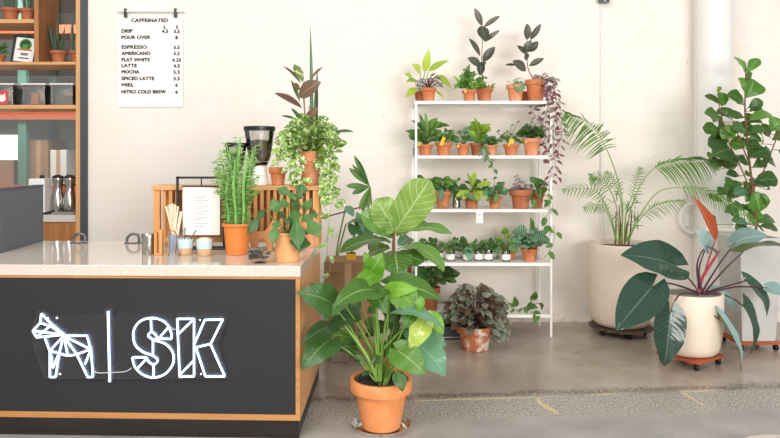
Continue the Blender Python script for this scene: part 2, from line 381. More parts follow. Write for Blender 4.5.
# column and pipes on the right
k = MB(); D = 6.16; xc = (714.5-XV)*D/F; rr = 16.5*D/F
k.lathe([(rr, 0), (rr, 4.2)], (xc, D, 0), 40); column = k.build('standpipe', 'pipe'); tag(column, 'thick white painted vertical pipe against the wall behind the dark-leaved plant', 'pipe')
pc = P(690, 218, 6.24)
k = MB(); k.tube([P(690, 218, 6.3)+V((.06*math.cos(a)*1.6-.0, -.03, .13*math.sin(a))) for a in [math.radians(d) for d in range(80, 290, 12)]], .012, 8)
br = thing('pipe_bracket', 'white half-ring pipe bracket bolted to the wall left of the thick pipe', 'bracket', P(690, 235, 6.3))
k.build('ring', 'pipe', br)
k = MB(); k.box(P(683, 212, 6.33), P(687.5, 226, 6.36)); k.tube([P(684, 219, 6.36), P(684, 219, 6.31)], .012, 8); k.build('wall_plate', 'pipe', br, smooth=False)
k = MB(); k.tube([P(698.5, 229, 6.1)+V((0, -.1, 0)), P(731, 229, 6.1)+V((0, -.1, 0))], .018, 8)
o = k.build('collar_band', 'pipe', br)
k = MB(); k.tube([P(695.5, y, 6.335) for y in (-60, 100, 324)], .016, 10); tag(k.build('thin_pipe', 'pipe'), 'slim white pipe running up the wall just left of the thick pipe', 'pipe')
k = MB(); k.tube([P(601.5, y, 6.345) for y in (0, 120, 250, 321)], .011, 8)
cd = thing('conduit', 'thin white electrical conduit running up the wall behind the palm', 'conduit', P(600, 322, 6.345)); k.build('tube', 'pipe', cd)
k = MB(); k.lathe([(.045, 0), (.05, .015), (.05, .12), (.045, .13)], P(604, 3, 6.31), 20, cap1=True); k.build('junction_box', 'darksteel', cd)

# ------------------------------------------------------------------ window opening with oak shelf unit on the left
fx0, fx1 = (81.5-XV)*WY/F, (88-XV)*WY/F
k = MB(); k.box((fx0, WY-.03, 0), (fx1, WY+.42, 3.3)); k.box((-4.5, WY-.03, 3.24), (fx1, WY+.42, 3.3)); k.box((-4.5, WY-.03, 0), (-4.44, WY+.42, 3.3))
win = struct('window_1', k, 'frame', smooth=False)
k = MB(); k.box((-4.44, WY+.415, .98), (fx0, WY+.42, 3.24)); k.build('pane', 'pane', win, smooth=False)
def zx(y, D=WY): return H-(y-YV)*D/F
def xx(x, D=WY): return (x-XV)*D/F
su = thing('shelf_unit', 'built-in oak shelf unit filling the dark-framed opening at the left', 'shelf', (-3.4, WY, 0))
rbox('upright', (xx(76.5), WY-.02, 0), (xx(81.5)-.001, WY+.39, 3.23), 'oak', su)
rbox('upright', (-4.43, WY-.02, 0), (-4.39, WY+.39, 3.23), 'oak', su)
def shelfb(y0, y1, xa=-4.388, xb=None): return rbox('shelf', (xa, WY-.02, zx(y1)), (xb or xx(76.5)-.001, WY+.39, zx(y0)), 'oakx', su)
shelfb(62, 65); shelfb(105, 109); shelfb(19.5, 23.5, -4.388, xx(35)-.001); shelfb(-26, -22)
rbox('divider', (xx(35), WY-.02, zx(62)+.001), (xx(39.5), WY+.39, zx(-22)-.001), 'oakd', su)
bc = thing('back_counter', 'low oak cabinet with grey stone top under the open shelves at left', 'cabinet', (-3.4, WY, 0))
rbox('cabinet_body', (-4.38, WY, 0), (xx(76.5)-.002, WY+.38, zx(222)), 'oakd', bc)
rbox('stone_top', (-4.38, WY-.02, zx(222)+.001), (xx(76.5)-.002, WY+.39, zx(215)), 'stone', bc)
ST = zx(215)
# storeroom beyond the glass
rk = thing('pallet_rack', 'orange and teal storage rack seen through the glass behind the shelves', 'rack', (-4.2, 8.3, 0))
def rx(px, D=8.3): return (px-XV)*D/F
for px in (-60, 26, 110):
    for d in (8.2, 9.0): rbox('upright', (rx(px)-.05, d, 0), (rx(px)+.05, d+.08, 3.5), 'rackteal', rk)
for y in (116, 30, 190, 262):
    rbox('beam', (rx(-80), 8.17, H-(y+4-YV)*8.2/F), (rx(112), 8.2, H-(y-5-YV)*8.2/F), 'rackorange', rk)
    rbox('deck', (rx(-80), 8.2, H-(y-1-YV)*8.2/F), (rx(112), 9.0, H-(y-4-YV)*8.2/F), 'card', rk)
i = 0
for (x0, x1, yb, yt, m, lb) in ((33, 52, 185.5, 140, 'card', 'tall brown carton standing on the storeroom rack behind the coffee jugs'), (54, 70, 185.5, 150, 'whiteplastic', 'pale carton standing on the storeroom rack behind the coffee jugs'),
                           (-14, 18, 185.5, 160, 'card', 'low brown carton on the storeroom rack behind the slate panel'), (42, 72, 111.5, 92, 'card', 'brown carton on the upper deck of the storeroom rack'), (-10, 20, 111.5, 84, 'card', 'big brown carton on the upper deck behind the clear bins')):
    c = thing('carton', lb, 'box', P((x0+x1)/2, yb, 8.5), 'cartons on the storeroom rack')
    b = rbox('carton_body', P(x0, yb, 8.4)*1 - V((0, .1, 0)), P(x1, yt, 8.4)+V((0, .4, 0)), m, c, .006)
    rbox('packing_tape', P((x0+x1)/2-2, yb-1, 8.4)-V((0, .103, 0)), P((x0+x1)/2+2, yt, 8.4)+V((0, -.101, 0)), 'kraft', c, 0)
t = NT('reflection_glow'); e = t.n('ShaderNodeEmission'); e.inputs[0].default_value = (1, .96, .9, 1); e.inputs[1].default_value = 2.2; M['bright'] = t.done(e)
k = MB(); k.box(P(-60, 135, 10.19), P(20, 186, 10.17)); o = k.build('reflection_panel', 'bright', smooth=False); o['kind'] = 'structure'  # glowing panel standing in for a blown-out reflection in the glass

# ------------------------------------------------------------------ pots
def pot_prof(Rr, h, rimh=.24, taper=.66, th=.07):
    rb = Rr*taper; ri = Rr*.90; zr = h*(1-rimh); t = Rr*th*1.6
    rbody = rb+(ri-rb)*(zr/h)
    return [(rb*.96, 0), (rb, h*.015), (rb+(rbody-rb)*.5, zr*.5), (rbody, zr-.001), (Rr*.985, zr+.001), (Rr, zr+h*.03), (Rr, h*.975), (Rr*.985, h), (Rr-t, h), (Rr-t-Rr*.02, h*.8), (Rr*.72, h*.8-.001)]
def potted(name, label, cat, loc, Rr, h, m='terra', group=None, soil='soil', **kw):
    r = thing(name, label, cat, loc, group); loc = V(loc)
    k = MB(); k.lathe(pot_prof(Rr, h, **kw), loc, 36); k.build('pot', m, r, angle=35)
    k = MB(); k.lathe([(0.001, h*.86), (Rr*.4, h*.875), (Rr*.85, h*.845)], loc, 24, cap0=False); k.build('soil', soil, r)
    return r, loc+V((0, 0, h*.86))
def finish(r, fol, st, mats, stm='stemd', fn='foliage', sn='stems'):
    if fol and fol.v: fol.build(fn, mats, r, angle=180)
    if st and st.v: st.build(sn, stm, r)
def ptag(r, p, h=.05, w=.022, ang=.2):
    X = Matrix.Translation(V(p)) @ Matrix.Rotation(ang, 4, 'Y') @ Matrix.Rotation(.15, 4, 'X')
    k = MB(); k.box((-w/2, -.0012, 0), (w/2, .0012, h), 0, X); k.build('plant_tag', 'yellow', r, smooth=False)
def bush(fol, st, b, n, Rx, Hh, ll, lw, shape='ellipse', nm=1, up=.35, droop=.15, bend=.12, fold=.2, flat=.7, sr=.0022, hmin=.3, wave=0, cx=0, nt=6, face=.7, ms=None, gain=1.3):
    if gain != 1: n = int(n*1.4); ll *= 1.1; lw *= 1.25; Hh *= 1.12
    for i in range(n):
        az = i*2.39996+R.uniform(-.4, .4); e = math.sqrt((i+.5)/n)*R.uniform(.75, 1.1)
        o = V((math.cos(az), math.sin(az)*flat, 0))
        q = b+V((cx, 0, 0))*e+o*(Rx*e*.8)+UP*(Hh*R.uniform(hmin, 1)*(1-.55*min(1, e)**2))
        l = ll*R.uniform(.7, 1.2)
        d = (o*(e+.25)+UP*up*R.uniform(.3, 1.3)+rv(.25)).normalized()
        tip = q+d*l-UP*(droop*l*R.uniform(0, 1.6))
        nn = UP*.6+FRONT*face+o*.25+rv(.35)
        fol.leaf(q, tip, lw*R.uniform(.8, 1.15)*(l/ll), shape, nn, bend, fold, (R.choice(ms) if ms else R.randrange(nm)), nt, wave)
        if st is not None: st.tube(bez(b+o*.01*e, b*.5+q*.5+UP*Hh*.12, q, 5), sr, 5, cap=False)
def vine(fol, st, pts, gap, ll, lw, shape='heart', nm=1, sr=.0018, down=.6, fold=.15, nt=6):
    p = smoothpath(pts, 8); st.tube(p, sr, 5)
    acc = 0; side = 1
    for a, b in zip(p, p[1:]):
        acc += (b-a).length
        if acc > gap:
            acc = 0; side = -side; l = ll*R.uniform(.7, 1.15)
            o = V((side*R.uniform(.5, 1), R.uniform(-.8, .1), R.uniform(-.2, .5)))*.35*ll
            d = (V((side*R.uniform(.1, .8), R.uniform(-.5, .1), -down+R.uniform(-.3, .4)))).normalized()
            st.tube([b, b+o], sr*.8, 4, cap=False)
            fol.leaf(b+o, b+o+d*l, lw*l/ll*R.uniform(.85, 1.1), shape, FRONT*.9+UP*.5+rv(.35), .08, fold, R.randrange(nm), nt)

# ------------------------------------------------------------------ white plant shelf
SF, SR_ = 5.83, 6.22
def sx(px): return (px-XV)*SF/F
def sz(py): return H-(py-YV)*SF/F
xl, xr = sx(416), sx(551)
ps = thing('plant_stand', 'tall white metal five-tier plant stand against the wall', 'shelf', ((xl+xr)/2, 6.02, 0))
pw = .009
for x in (xl, xr):
    for y in (SF, SR_): rbox('post', (x-pw, y-pw, 0), (x+pw, y+pw, sz(102.4)-.004), 'white', ps, .002)
SZ = []
for yt, yb in ((101, 104), (155.6, 158.4), (209.4, 212), (262.8, 265.8), (314.4, 317.4)):
    z1, z0 = sz(yt), sz(yb); SZ.append(z1)
    k = MB(); g = pw+.001 if yt > 103 else -.012
    k.box((xl+g, SF-pw, z1-.004), (xr-g, SR_+pw, z1)); k.box((xl+g, SF-pw-.001, z0), (xr-g, SF-pw+.003, z1-.001)); k.box((xl+g, SR_+pw-.003, z0), (xr-g, SR_+pw, z1-.001))
    for x in (xl+g, xr-g-.003): k.box((x, SF-pw, z0), (x+.003, SR_+pw, z1-.001))
    k.build('shelf', 'white', ps, smooth=False)
pt = thing('price_tag', 'small white card hanging from the edge of the third shelf', 'tag', P(479.5, 212.5, SF-.018))
rbox('card', P(476.3, 209.8, SF-.0118), P(483, 223.2, SF-.0101), 'paper', pt, 0)
rbox('printed_line', P(478, 214.3, SF-.0124), P(481, 215.2, SF-.0119), 'banner', pt, 0)

G1, G2, G3, G4 = ['plants in clay pots on the %s shelf of the white stand' % s for s in ('top', 'second', 'third', 'fourth')]
def sp(name, label, x, w, yrim, ybot, tier, D=6.0, m='terra', group=None, **kw):
    Rr = w/2*D/F; z = SZ[tier]+.0006; h = (ybot-yrim)*D/F
    return potted(name, label, 'potted plant', ((x-XV)*D/F, D, z), Rr, h, m, group, **kw)

# --- top tier
r, b = sp('potted_philodendron', 'lime-leaved plant in the brown pot at the far left of the top shelf', 421, 15, 88, 100, 0, 6.12, 'terra3', G1)
f, s = MB(), MB()
for bx, by, tx, ty, w in ((425, 72, 429, 48.5, 8.5), (429, 71, 449, 60.5, 7.5), (420, 72, 412, 64, 9), (437, 75, 451, 88, 7.5), (412, 78, 404, 74, 7), (416, 80, 406, 82, 6), (416, 88, 406, 98, 8), (436, 91, 444, 99, 3)):
    B = P(bx, by, 6.06); f.leaf(B, P(tx, ty, 6.0), w*6.05/F, 'lance', (0, -.9, .5), .1, .12); s.tube(bez(b, b*.4+B*.6+UP*.02, B, 6), .003, 5)
finish(r, f, s, ['l_lime'], 'stem')
r, b = sp('potted_wandering_plant', 'plant with grey-plum leaves in the front pot beside the lime-leaved plant', 428.8, 15.5, 86.5, 100.3, 0, 5.94, 'terra', G1)
f, s = MB(), MB(); bush(f, s, b, 40, .13, .13, .055, .02, 'lance', 1, .1, .3, nt=5, gain=1); 
for q in ((438, 83), (441, 85)): f.leaf(P(433, 80, 5.92), P(*q, 5.88), .03, 'lance', None, m=1)
finish(r, f, s, ['l_plum', 'l_purple'], 'purplestem')
r, b = sp('potted_fern', 'curly bright green leafy plant in a small pot with a yellow tag, top shelf centre', 469.3, 15, 88.7, 100.3, 0, 5.92, 'terra', G1)
f, s = MB(), MB(); bush(f, s, b, 40, .11, .14, .06, .035, 'split', 2, .5, .3, wave=.2, cx=.03)
for q, w in (((466, 75), (470, 64)), ((468, 78), (479, 74)), ((460, 84), (452, 76)), ((459, 85), (454, 89))): f.leaf(P(*q, 5.9), P(*w, 5.88), .045, 'split', None, m=R.randrange(2))
finish(r, f, s, ['l_mid', 'l_bright'], 'stem'); ptag(r, b+V((-.04, -.055, -.012)), .02, .018, 0)
def rubber(r, b, pts, leaves, D, mats=('l_rubber',), stm='woodystem', sr=.006):
    f, s = MB(), MB(); p = smoothpath([b]+[P(x, y, D) for x, y in pts]); s.tube(p, [sr*(1-.5*i/len(p)) for i in range(len(p))], 8)
    for L in leaves:
        bx, by, tx, ty, w = L[:5]; nrm = L[5] if len(L) > 5 else (R.uniform(-.3, .3), -.9, .35); dd = L[6] if len(L) > 6 else -.04
        f.leaf(P(bx, by, D), P(tx, ty, D+dd), w*D/F, 'ellipse', nrm, .07, .15, L[7] if len(L) > 7 else 0, 9)
    finish(r, f, s, list(mats), stm, sn='trunk')
r, b = sp('potted_rubber_plant', 'taller dark-leaved rubber plant in a clay pot, middle of the top shelf', 484.2, 18, 85.4, 100.6, 0, 6.06, 'terra', G1)
rubber(r, b, [(482, 70), (482, 50), (484, 25)], [(482, 26, 474.5, 8, 6.5), (484, 27, 500, 16, 5.5), (481, 26, 485, 41, 12, (0, -1, .2), -.1), (484, 42, 500, 30, 5), (480, 56, 469, 38.5, 6.5), (483, 62, 495, 47, 9.5), (481, 66, 467.5, 58, 9), (481, 62, 480, 76, 8.5, (0, -1, .2), -.1), (486, 62, 478, 68, 5)], 6.06)
k = MB(); 
f = MB()
for i in range(14): q = b+V((R.uniform(-.06, .06), R.uniform(-.06, .0), .01)); f.leaf(q, q+V((R.uniform(-.05, .05), -.03, R.uniform(.0, .05))), .025, 'ellipse')
f.build('undergrowth', 'l_mid', r, angle=180)
r, b = sp('potted_begonia', 'two-leaved plant in a clay pot left of the pot with the right rubber plant', 515.3, 18.3, 84, 101, 0, 5.95, 'terra2', G1)
f, s = MB(), MB()
for bx, by, tx, ty, w, mm, nn in ((519, 83, 518.5, 92.5, 12, 1, (0, -1, .3)), (514, 81, 522, 78, 5, 0, (0, -.5, 1)), (512, 84, 507, 82, 5, 0, (0, -.6, 1))):
    B = P(bx, by, 5.9); f.leaf(B, P(tx, ty, 5.86), w*5.9/F, 'heart', nn, .08, .12, mm); s.tube(bez(b, b*.5+B*.5+UP*.02, B, 5), .002, 5)
finish(r, f, s, ['l_mid', 'l_pep'], 'stem')
r, b = sp('plant_pot', 'slim clay pot mostly hidden behind the two pots right on the top shelf', 524.5, 10, 89, 101, 0, 6.14, 'terra3', G1)
r, b = sp('potted_rubber_plant', 'shorter rubber plant in the large pot, right end of top shelf, purple vine spilling over', 535.7, 21.3, 79.3, 101.6, 0, 5.98, 'terra', G1)
rubber(r, b, [(528, 68), (527, 50), (527, 40)], [(527, 40, 527, 23.5, 8.5, (.2, -1, .2)), (530, 40, 541, 23.5, 6), (525, 53, 531, 40, 9, (0, -1, .3)), (529, 52, 538, 41, 7.5, (.3, -1, .3)), (526, 54, 517, 45.5, 5.5), (527, 60, 525, 53, 7), (526, 71, 512.5, 61, 11.5), (529, 66, 544, 58.5, 6.5), (516, 65, 505, 65, 3)], 6.0)
f, s = MB(), MB()
bush(f, s, b+V((.03, -.03, 0)), 34, .12, .06, .05, .02, 'lance', 1, .1, .4, cx=.06, nt=5)
for pts in ([(546, 80), (553, 84), (556, 105), (553, 140), (557, 178)], [(546, 82), (551, 95), (549, 130), (552, 170), (545, 190)], [(544, 84), (549, 104), (543, 125), (548, 160)],
            [(548, 80), (560, 110), (561, 132), (556, 160)], [(543, 106), (533, 108), (536, 118), (540, 130), (541, 150)], [(544, 82), (552, 100), (559, 120), (563, 142)], [(546, 84), (550, 92), (546, 118), (546, 150)]):
    DD = R.choice((5.78, 6.02)); vine(f, s, [P(*pts[0], 5.96)]+[P(x, y, 5.79 if x > 549 else 6.0) for x, y in pts[1:]], .022, .058, .024, 'lance', 2, .0016, .5, nt=5)
finish(r, f, s, ['l_purple', 'l_plumred'], 'purplestem', 'trailing_vine', 'vine_stems')

# --- second tier
def vial(x, y0, y1, D, tier): pass
jr = thing('propagation_jar', 'small glass jar with a green cutting at the back left corner of the second shelf', 'jar', ((412.8-XV)*6.16/F+.018, 6.16, SZ[1]+.0006))
l0 = V(jr.location); k = MB(); k.lathe([(.016, 0), (.018, .004), (.018, .07), (.013, .085), (.013, .1), (.011, .1), (.011, .085), (.016, .068), (.016, .006)], l0, 20); k.build('glass', 'glass', jr)
f, s = MB(), MB(); s.tube([l0+V((0, 0, .01)), l0+V((.004, 0, .12))], .003, 6)
for i in range(7): q = l0+V((0, 0, .02+.015*i)); f.leaf(q, q+V((R.uniform(-.012, .012), R.uniform(-.012, .0), .03)), .012, 'lance')
finish(jr, f, s, ['l_dark'])
r, b = sp('potted_fern', 'bushy green plant with a broad leaf arching left, first pot on the second shelf', 425.2, 16, 144, 155, 1, 5.98, 'terra', G2)
f, s = MB(), MB(); bush(f, s, b, 30, .12, .17, .075, .035, 'ellipse', 2, .6, .2, cx=.02)
for q, w, ww in (((425, 141), (405, 131), 9), ((425, 138), (419, 113), 5), ((427, 138), (425, 112), 4.5), ((432, 130), (442, 122), 8), ((434, 128), (450, 126), 6), ((424, 134), (411, 120), 4.5), ((428, 130), (438, 118), 8)): f.leaf(P(*q, 5.95), P(*w, 5.9), ww*5.9/F, 'ellipse', None, .15, .15, R.randrange(2))
finish(r, f, s, ['l_mid', 'l_dark']); ptag(r, b+V((-.055, -.045, 0)), .03, .02, -.2)
r, b = sp('potted_peperomia', 'dark green plant with an upright yellow tag, second pot on the second shelf', 443.8, 17.5, 142, 155, 1, 5.98, 'terra', G2)
f, s = MB(), MB(); bush(f, s, b, 32, .1, .12, .05, .03, 'ellipse', 2, .3, .35); finish(r, f, s, ['l_dark', 'l_mid']); ptag(r, b+V((-.03, -.07, -.01)), .075, .03, .35)
r, b = sp('potted_pothos', 'sparse blue-green plant with a yellow tag, third pot on the second shelf', 463.2, 14.5, 143.5, 155, 1, 5.98, 'terra', G2)
f, s = MB(), MB(); bush(f, s, b, 13, .09, .13, .05, .032, 'heart', 2, .5, .2); finish(r, f, s, ['l_blue', 'l_dark']); ptag(r, b+V((-.05, -.05, -.015)), .022, .018, 0)
r, b = sp('potted_pothos', 'yellow-green pothos standing tall in the brown pot at the middle of the second shelf', 477, 15, 142.5, 155, 1, 6.05, 'terra3', G2)
f, s = MB(), MB(); bush(f, s, b, 20, .09, .16, .065, .045, 'heart', 2, .5, .2)
for q, w, ww in (((478, 130), (474, 117), 5), ((484, 130), (491, 124), 7), ((480, 128), (478, 122), 5), ((486, 128), (491, 131), 6)): f.leaf(P(*q, 6.0), P(*w, 5.95), ww*6/F, 'heart', None, .08, .15, 0)
finish(r, f, s, ['l_lime', 'l_bright'], 'stem')
r, b = sp('potted_ivy', 'blue-green ivy trailing over the front edge of the second shelf from a small pot', 491, 13.5, 145, 155.4, 1, 5.94, 'terra2', G2)
f, s = MB(), MB(); bush(f, s, b, 24, .08, .09, .045, .034, 'heart', 2, .2, .4)
for pts in ([(488, 146), (484, 150), (490, 160), (494, 172)], [(487, 146), (481, 149), (484, 155), (493, 166)]): vine(f, s, [P(x, y, 5.92 if y < 148 else 5.79) for x, y in pts], .03, .04, .025, 'heart', 2)
finish(r, f, s, ['l_blue', 'l_mid'])
r, b = sp('potted_hoya', 'sparse arching plant with a yellow leaf-shaped tag, pot right of the trailing ivy', 511, 16, 144, 155.4, 1, 5.97, 'terra', G2)
f, s = MB(), MB(); bush(f, s, b, 14, .1, .12, .045, .026, 'ellipse', 2, .4, .3)
for q, w in (((510, 138), (514, 125)), ((512, 135), (520, 122)), ((507, 138), (500, 131)), ((513, 136), (521, 131))): f.leaf(P(*w, 5.95)+V((-.03, 0, -.01)), P(*w, 5.92), .03, 'ellipse'); s.tube(bez(b, P(*q, 5.96), P(*w, 5.95)+V((-.03, 0, -.01))), .0018, 5)
finish(r, f, s, ['l_mid', 'l_dark']); ptag(r, b+V((-.02, -.06, -.01)), .07, .038, .2)
r, b = sp('potted_peperomia', 'dense dark green round-leaved plant in the larger pot at the right of the second shelf', 531.7, 18.8, 138.5, 155.6, 1, 5.97, 'terra2', G2)
f, s = MB(), MB(); bush(f, s, b, 60, .11, .13, .045, .032, 'ellipse', 2, .3, .25); finish(r, f, s, ['l_deep', 'l_dark']); ptag(r, b+V((-.06, -.055, -.02)), .02, .018, 0)

# --- third tier
r, b = sp('potted_pothos', 'green pothos in the leftmost pot of the third shelf, behind the big pale leaf', 426.5, 17, 191.5, 208.6, 2, 6.04, 'terra', G3, taper=.8)
f, s = MB(), MB(); bush(f, s, b, 22, .11, .14, .06, .04, 'heart', 2, .3, .3); finish(r, f, s, ['l_dark', 'l_mid'])
r, b = sp('potted_pothos', 'pothos with a glossy leaf hanging down its pot, second from left, third shelf', 442.8, 16.5, 192, 209, 2, 5.96, 'terra', G3)
f, s = MB(), MB(); bush(f, s, b, 26, .12, .13, .055, .038, 'heart', 2, .2, .4)
f.leaf(P(441, 191, 5.88), P(441, 202, 5.87), .05, 'heart', (0, -1, .3), m=2)
vine(f, s, [P(434, 190, 5.92), P(430, 194, 5.88), P(440, 204, 5.87), P(447, 208, 5.88)], .05, .03, .015, 'ellipse', 2)
finish(r, f, s, ['l_dark', 'l_mid', 'l_blue']); ptag(r, b+V((-.01, -.05, -.01)), .04, .018, .1)
jr = thing('propagation_jar', 'glass jar of leafy cuttings standing between two pots on the third shelf', 'jar', ((456.5-XV)*6.02/F, 6.02, SZ[2]+.0006))
l0 = V(jr.location); k = MB(); k.lathe([(.03, 0), (.033, .004), (.033, .07), (.026, .085), (.026, .1), (.024, .1), (.024, .085), (.031, .068), (.031, .006)], l0, 24); k.build('glass', 'glass', jr)
f, s = MB(), MB(); bush(f, s, l0+V((0, 0, .03)), 18, .07, .2, .05, .034, 'ellipse', 2, .4, .2, hmin=.35); finish(jr, f, s, ['l_mid', 'l_blue'], 'stem')
r, b = sp('potted_fern', 'lime bird-nest plant with broad wavy leaves in a clay pot on the third shelf', 471.5, 17, 193, 209, 2, 5.96, 'terra3', G3)
f, s = MB(), MB(); bush(f, s, b, 14, .08, .1, .06, .035, 'ellipse', 1, .3, .3, ms=[1])
for q, w, ww in (((472, 188), (475, 171), 5), ((471, 188), (467, 173), 4), ((474, 189), (492, 183), 7), ((475, 190), (488, 199), 6), ((473, 189), (479, 202), 6), ((469, 189), (463, 200), 6), ((470, 190), (456, 197), 6)): f.leaf(P(*q, 5.93), P(*w, 5.86), ww*5.9/F, 'obov', None, .12, .12, 0, wave=.06)
f.leaf(P(464, 194, 5.86), P(476, 201, 5.85), .05, 'ellipse', None, m=2)
finish(r, f, s, ['l_lime', 'l_dark', 'l_blue'], 'stem')
r, b = sp('potted_peperomia', 'sprawling green plant drooping over a small pot, middle right of the third shelf', 494.7, 14.3, 197, 209, 2, 5.95, 'terra', G3)
f, s = MB(), MB(); bush(f, s, b, 30, .12, .12, .05, .032, 'ellipse', 3, .2, .5)
for w in ((494, 179), (502, 184), (484, 181)): B = P(*w, 5.95); f.leaf(B, B+V((.025, -.02, .015)), .03, 'heart'); s.tube(bez(b, b*.5+B*.5, B), .0018, 5)
f.leaf(P(497, 192, 5.86), P(495, 205, 5.84), .04, 'ellipse', (0, -1, .3), m=0, fold=.1); f.leaf(P(488, 190, 5.9), P(483, 196, 5.86), .05, 'heart', (0, -1, .3), m=2)
finish(r, f, s, ['l_mid', 'l_dark', 'l_blue'])
r, b = sp('potted_wandering_plant', 'thin grey-purple plant in the wide banded pot at the right of the third shelf', 520.7, 22.5, 190, 208.8, 2, 5.95, 'terra3', G3, rimh=.32)
f, s = MB(), MB(); bush(f, s, b, 26, .11, .05, .045, .018, 'lance', 2, .2, .3, nt=5)
for w in ((516, 175), (520, 180), (528, 200), (515, 183)): vine(f, s, [b, b*.5+P(*w, 5.9)*.5+V((0, 0, .02)), P(*w, 5.84)], .018, .03, .013, 'lance', 2, .0014)
finish(r, f, s, ['l_plum', 'l_purple'], 'purplestem')
r, b = sp('potted_pothos', 'large-leaved pothos, right end of the third shelf, its vine hanging to the tier below', 537, 15, 194, 208.4, 2, 6.05, 'terra3', G3)
f, s = MB(), MB(); bush(f, s, b, 8, .08, .08, .05, .035, 'heart', 2, .3, .3)
for q, w, ww in (((540, 187), (529, 177), 10), ((533, 181), (549, 186), 8), ((537, 184), (541, 194), 8)): f.leaf(P(*q, 6.0), P(*w, 5.95), ww*6/F, 'heart', None, .1, .15, R.randrange(2))
vine(f, s, [P(543, 194, 6.0), P(547, 196, 5.8), P(553, 206, 5.78), P(547, 215, 5.78), P(546, 232, 5.78), P(554, 226, 5.78), P(553, 245, 5.78), P(544, 258, 5.79)], .075, .072, .05, 'heart', 2)
vine(f, s, [P(537, 196, 6.0), P(532, 201, 5.86), P(537, 203, 5.84), P(545, 200, 5.8), P(549, 204, 5.78)], .06, .05, .035, 'heart', 2)
finish(r, f, s, ['l_dark', 'l_mid']); ptag(r, b+V((-.005, -.06, -.005)), .02, .022, 0)

# --- fourth tier: jars
GJ = 'labelled glass jars of cuttings along the fourth shelf'
def make_jar(loc, label):
    j = thing('cutting_jar', label, 'jar', loc, GJ); l0 = V(loc)
    k = MB(); k.lathe([(.034, 0), (.037, .004), (.037, .072), (.030, .082), (.030, .094), (.028, .094), (.028, .082), (.035, .07), (.035, .006)], l0, 28); k.build('glass', 'glass', j)
    k = MB(); k.lathe([(.0375, .014), (.0378, .0145), (.0378, .06), (.0375, .0605)], l0, 28, cap0=False); k.build('paper_label', 'paper', j)
    k = MB(); k.lathe([(.002, .007), (.0335, .0075), (.0335, .03), (.002, .031)], l0, 20, cap0=False); k.build('pebbles', 'gravel', j)
    f, s = MB(), MB(); bush(f, s, l0+V((0, 0, .055)), 15, .06, .10, .055, .04, 'ellipse', 2, .3, .4, hmin=.35); finish(j, f, s, ['l_dark', 'l_mid'])
    return j
def copy_tree(o, parent=None):
    c = o.copy(); C.objects.link(c); c.parent = parent
    for ch in list(o.children): copy_tree(ch, c)
    return c
JL = [(427.5, 6.05, 'leftmost jar of cuttings on the fourth shelf, half behind a big leaf'), (438.5, 6.0, 'second jar of cuttings from the left on the fourth shelf'), (450.6, 5.94, 'jar of cuttings with a full white label, third from the left'),
      (459, 6.12, 'jar of cuttings standing at the back, fourth from the left'), (467.3, 5.94, 'jar with a long leaf hanging over its label, middle of the fourth shelf'), (478.4, 5.95, 'jar of cuttings below the hanging price card, right of the long-leaf jar'), (488.3, 5.95, 'jar of cuttings right of the one below the price card'), (494.5, 6.12, 'jar of cuttings at the back, second from the right'), (506, 5.92, 'rightmost jar of cuttings, in front of a clay pot')]
j0 = None
for i, (px, D, lb) in enumerate(JL):
    loc = V(((px-XV)*D/F, D, SZ[3]+.0006))
    if j0 is None: j0 = make_jar(loc, lb); j = j0
    else: j = copy_tree(j0); j.location = loc; j['label'] = lb
    j.rotation_euler.z = i*1.9
f = MB(); jm = [o for o in C.objects if o.name.startswith('cutting_jar')][4]
ex = MB(); ex.leaf(P(468, 249, 5.9), P(470, 261, 5.885), .07, 'heart', (0, -1, .25), .05, .12)
lo = ex.build('hanging_leaf', 'l_blue', None, angle=180); lo.parent = jm; lo.matrix_parent_inverse = (Matrix.Translation(jm.location) @ Matrix.Rotation(jm.rotation_euler.z, 4, 'Z')).inverted()
r, b = sp('potted_cutting', 'small sprig with a yellow tag in a clay pot behind the rightmost jar', 508.8, 15.5, 249, 262, 3, 6.06, 'terra', G4)
f, s = MB(), MB()
for w, q in (((504, 229), 9), ((498, 237), 6), ((508, 234), 5), ((501, 240), 5)): B = P(w[0], w[1]+5, 6.05); f.leaf(B, P(w[0]+1, w[1]-2, 6.0), q*.9*6/F, 'ellipse'); s.tube(bez(b, b*.6+B*.4, B), .003, 5)
finish(r, f, s, ['l_bright'], 'stem'); ptag(r, b+V((.03, -.04, -.01)), .09, .022, -.1)
r, b = sp('plant_pot', 'clay pot standing behind the silver-striped plant on the fourth shelf', 531, 17, 240, 262, 3, 6.13, 'terra3', G4)
r, b = sp('potted_peperomia', 'silver-striped round-leaved plant in a clay pot at the right of the fourth shelf', 529.3, 16.5, 250, 262.3, 3, 5.94, 'terra', G4)
f, s = MB(), MB(); bush(f, s, b, 34, .14, .17, .075, .06, 'heart', 1, .25, .35, fold=.08)
f.leaf(P(532, 227, 5.93), P(530, 217, 5.9), .045, 'heart', None, m=1)
finish(r, f, s, ['l_pep', 'l_dark'])

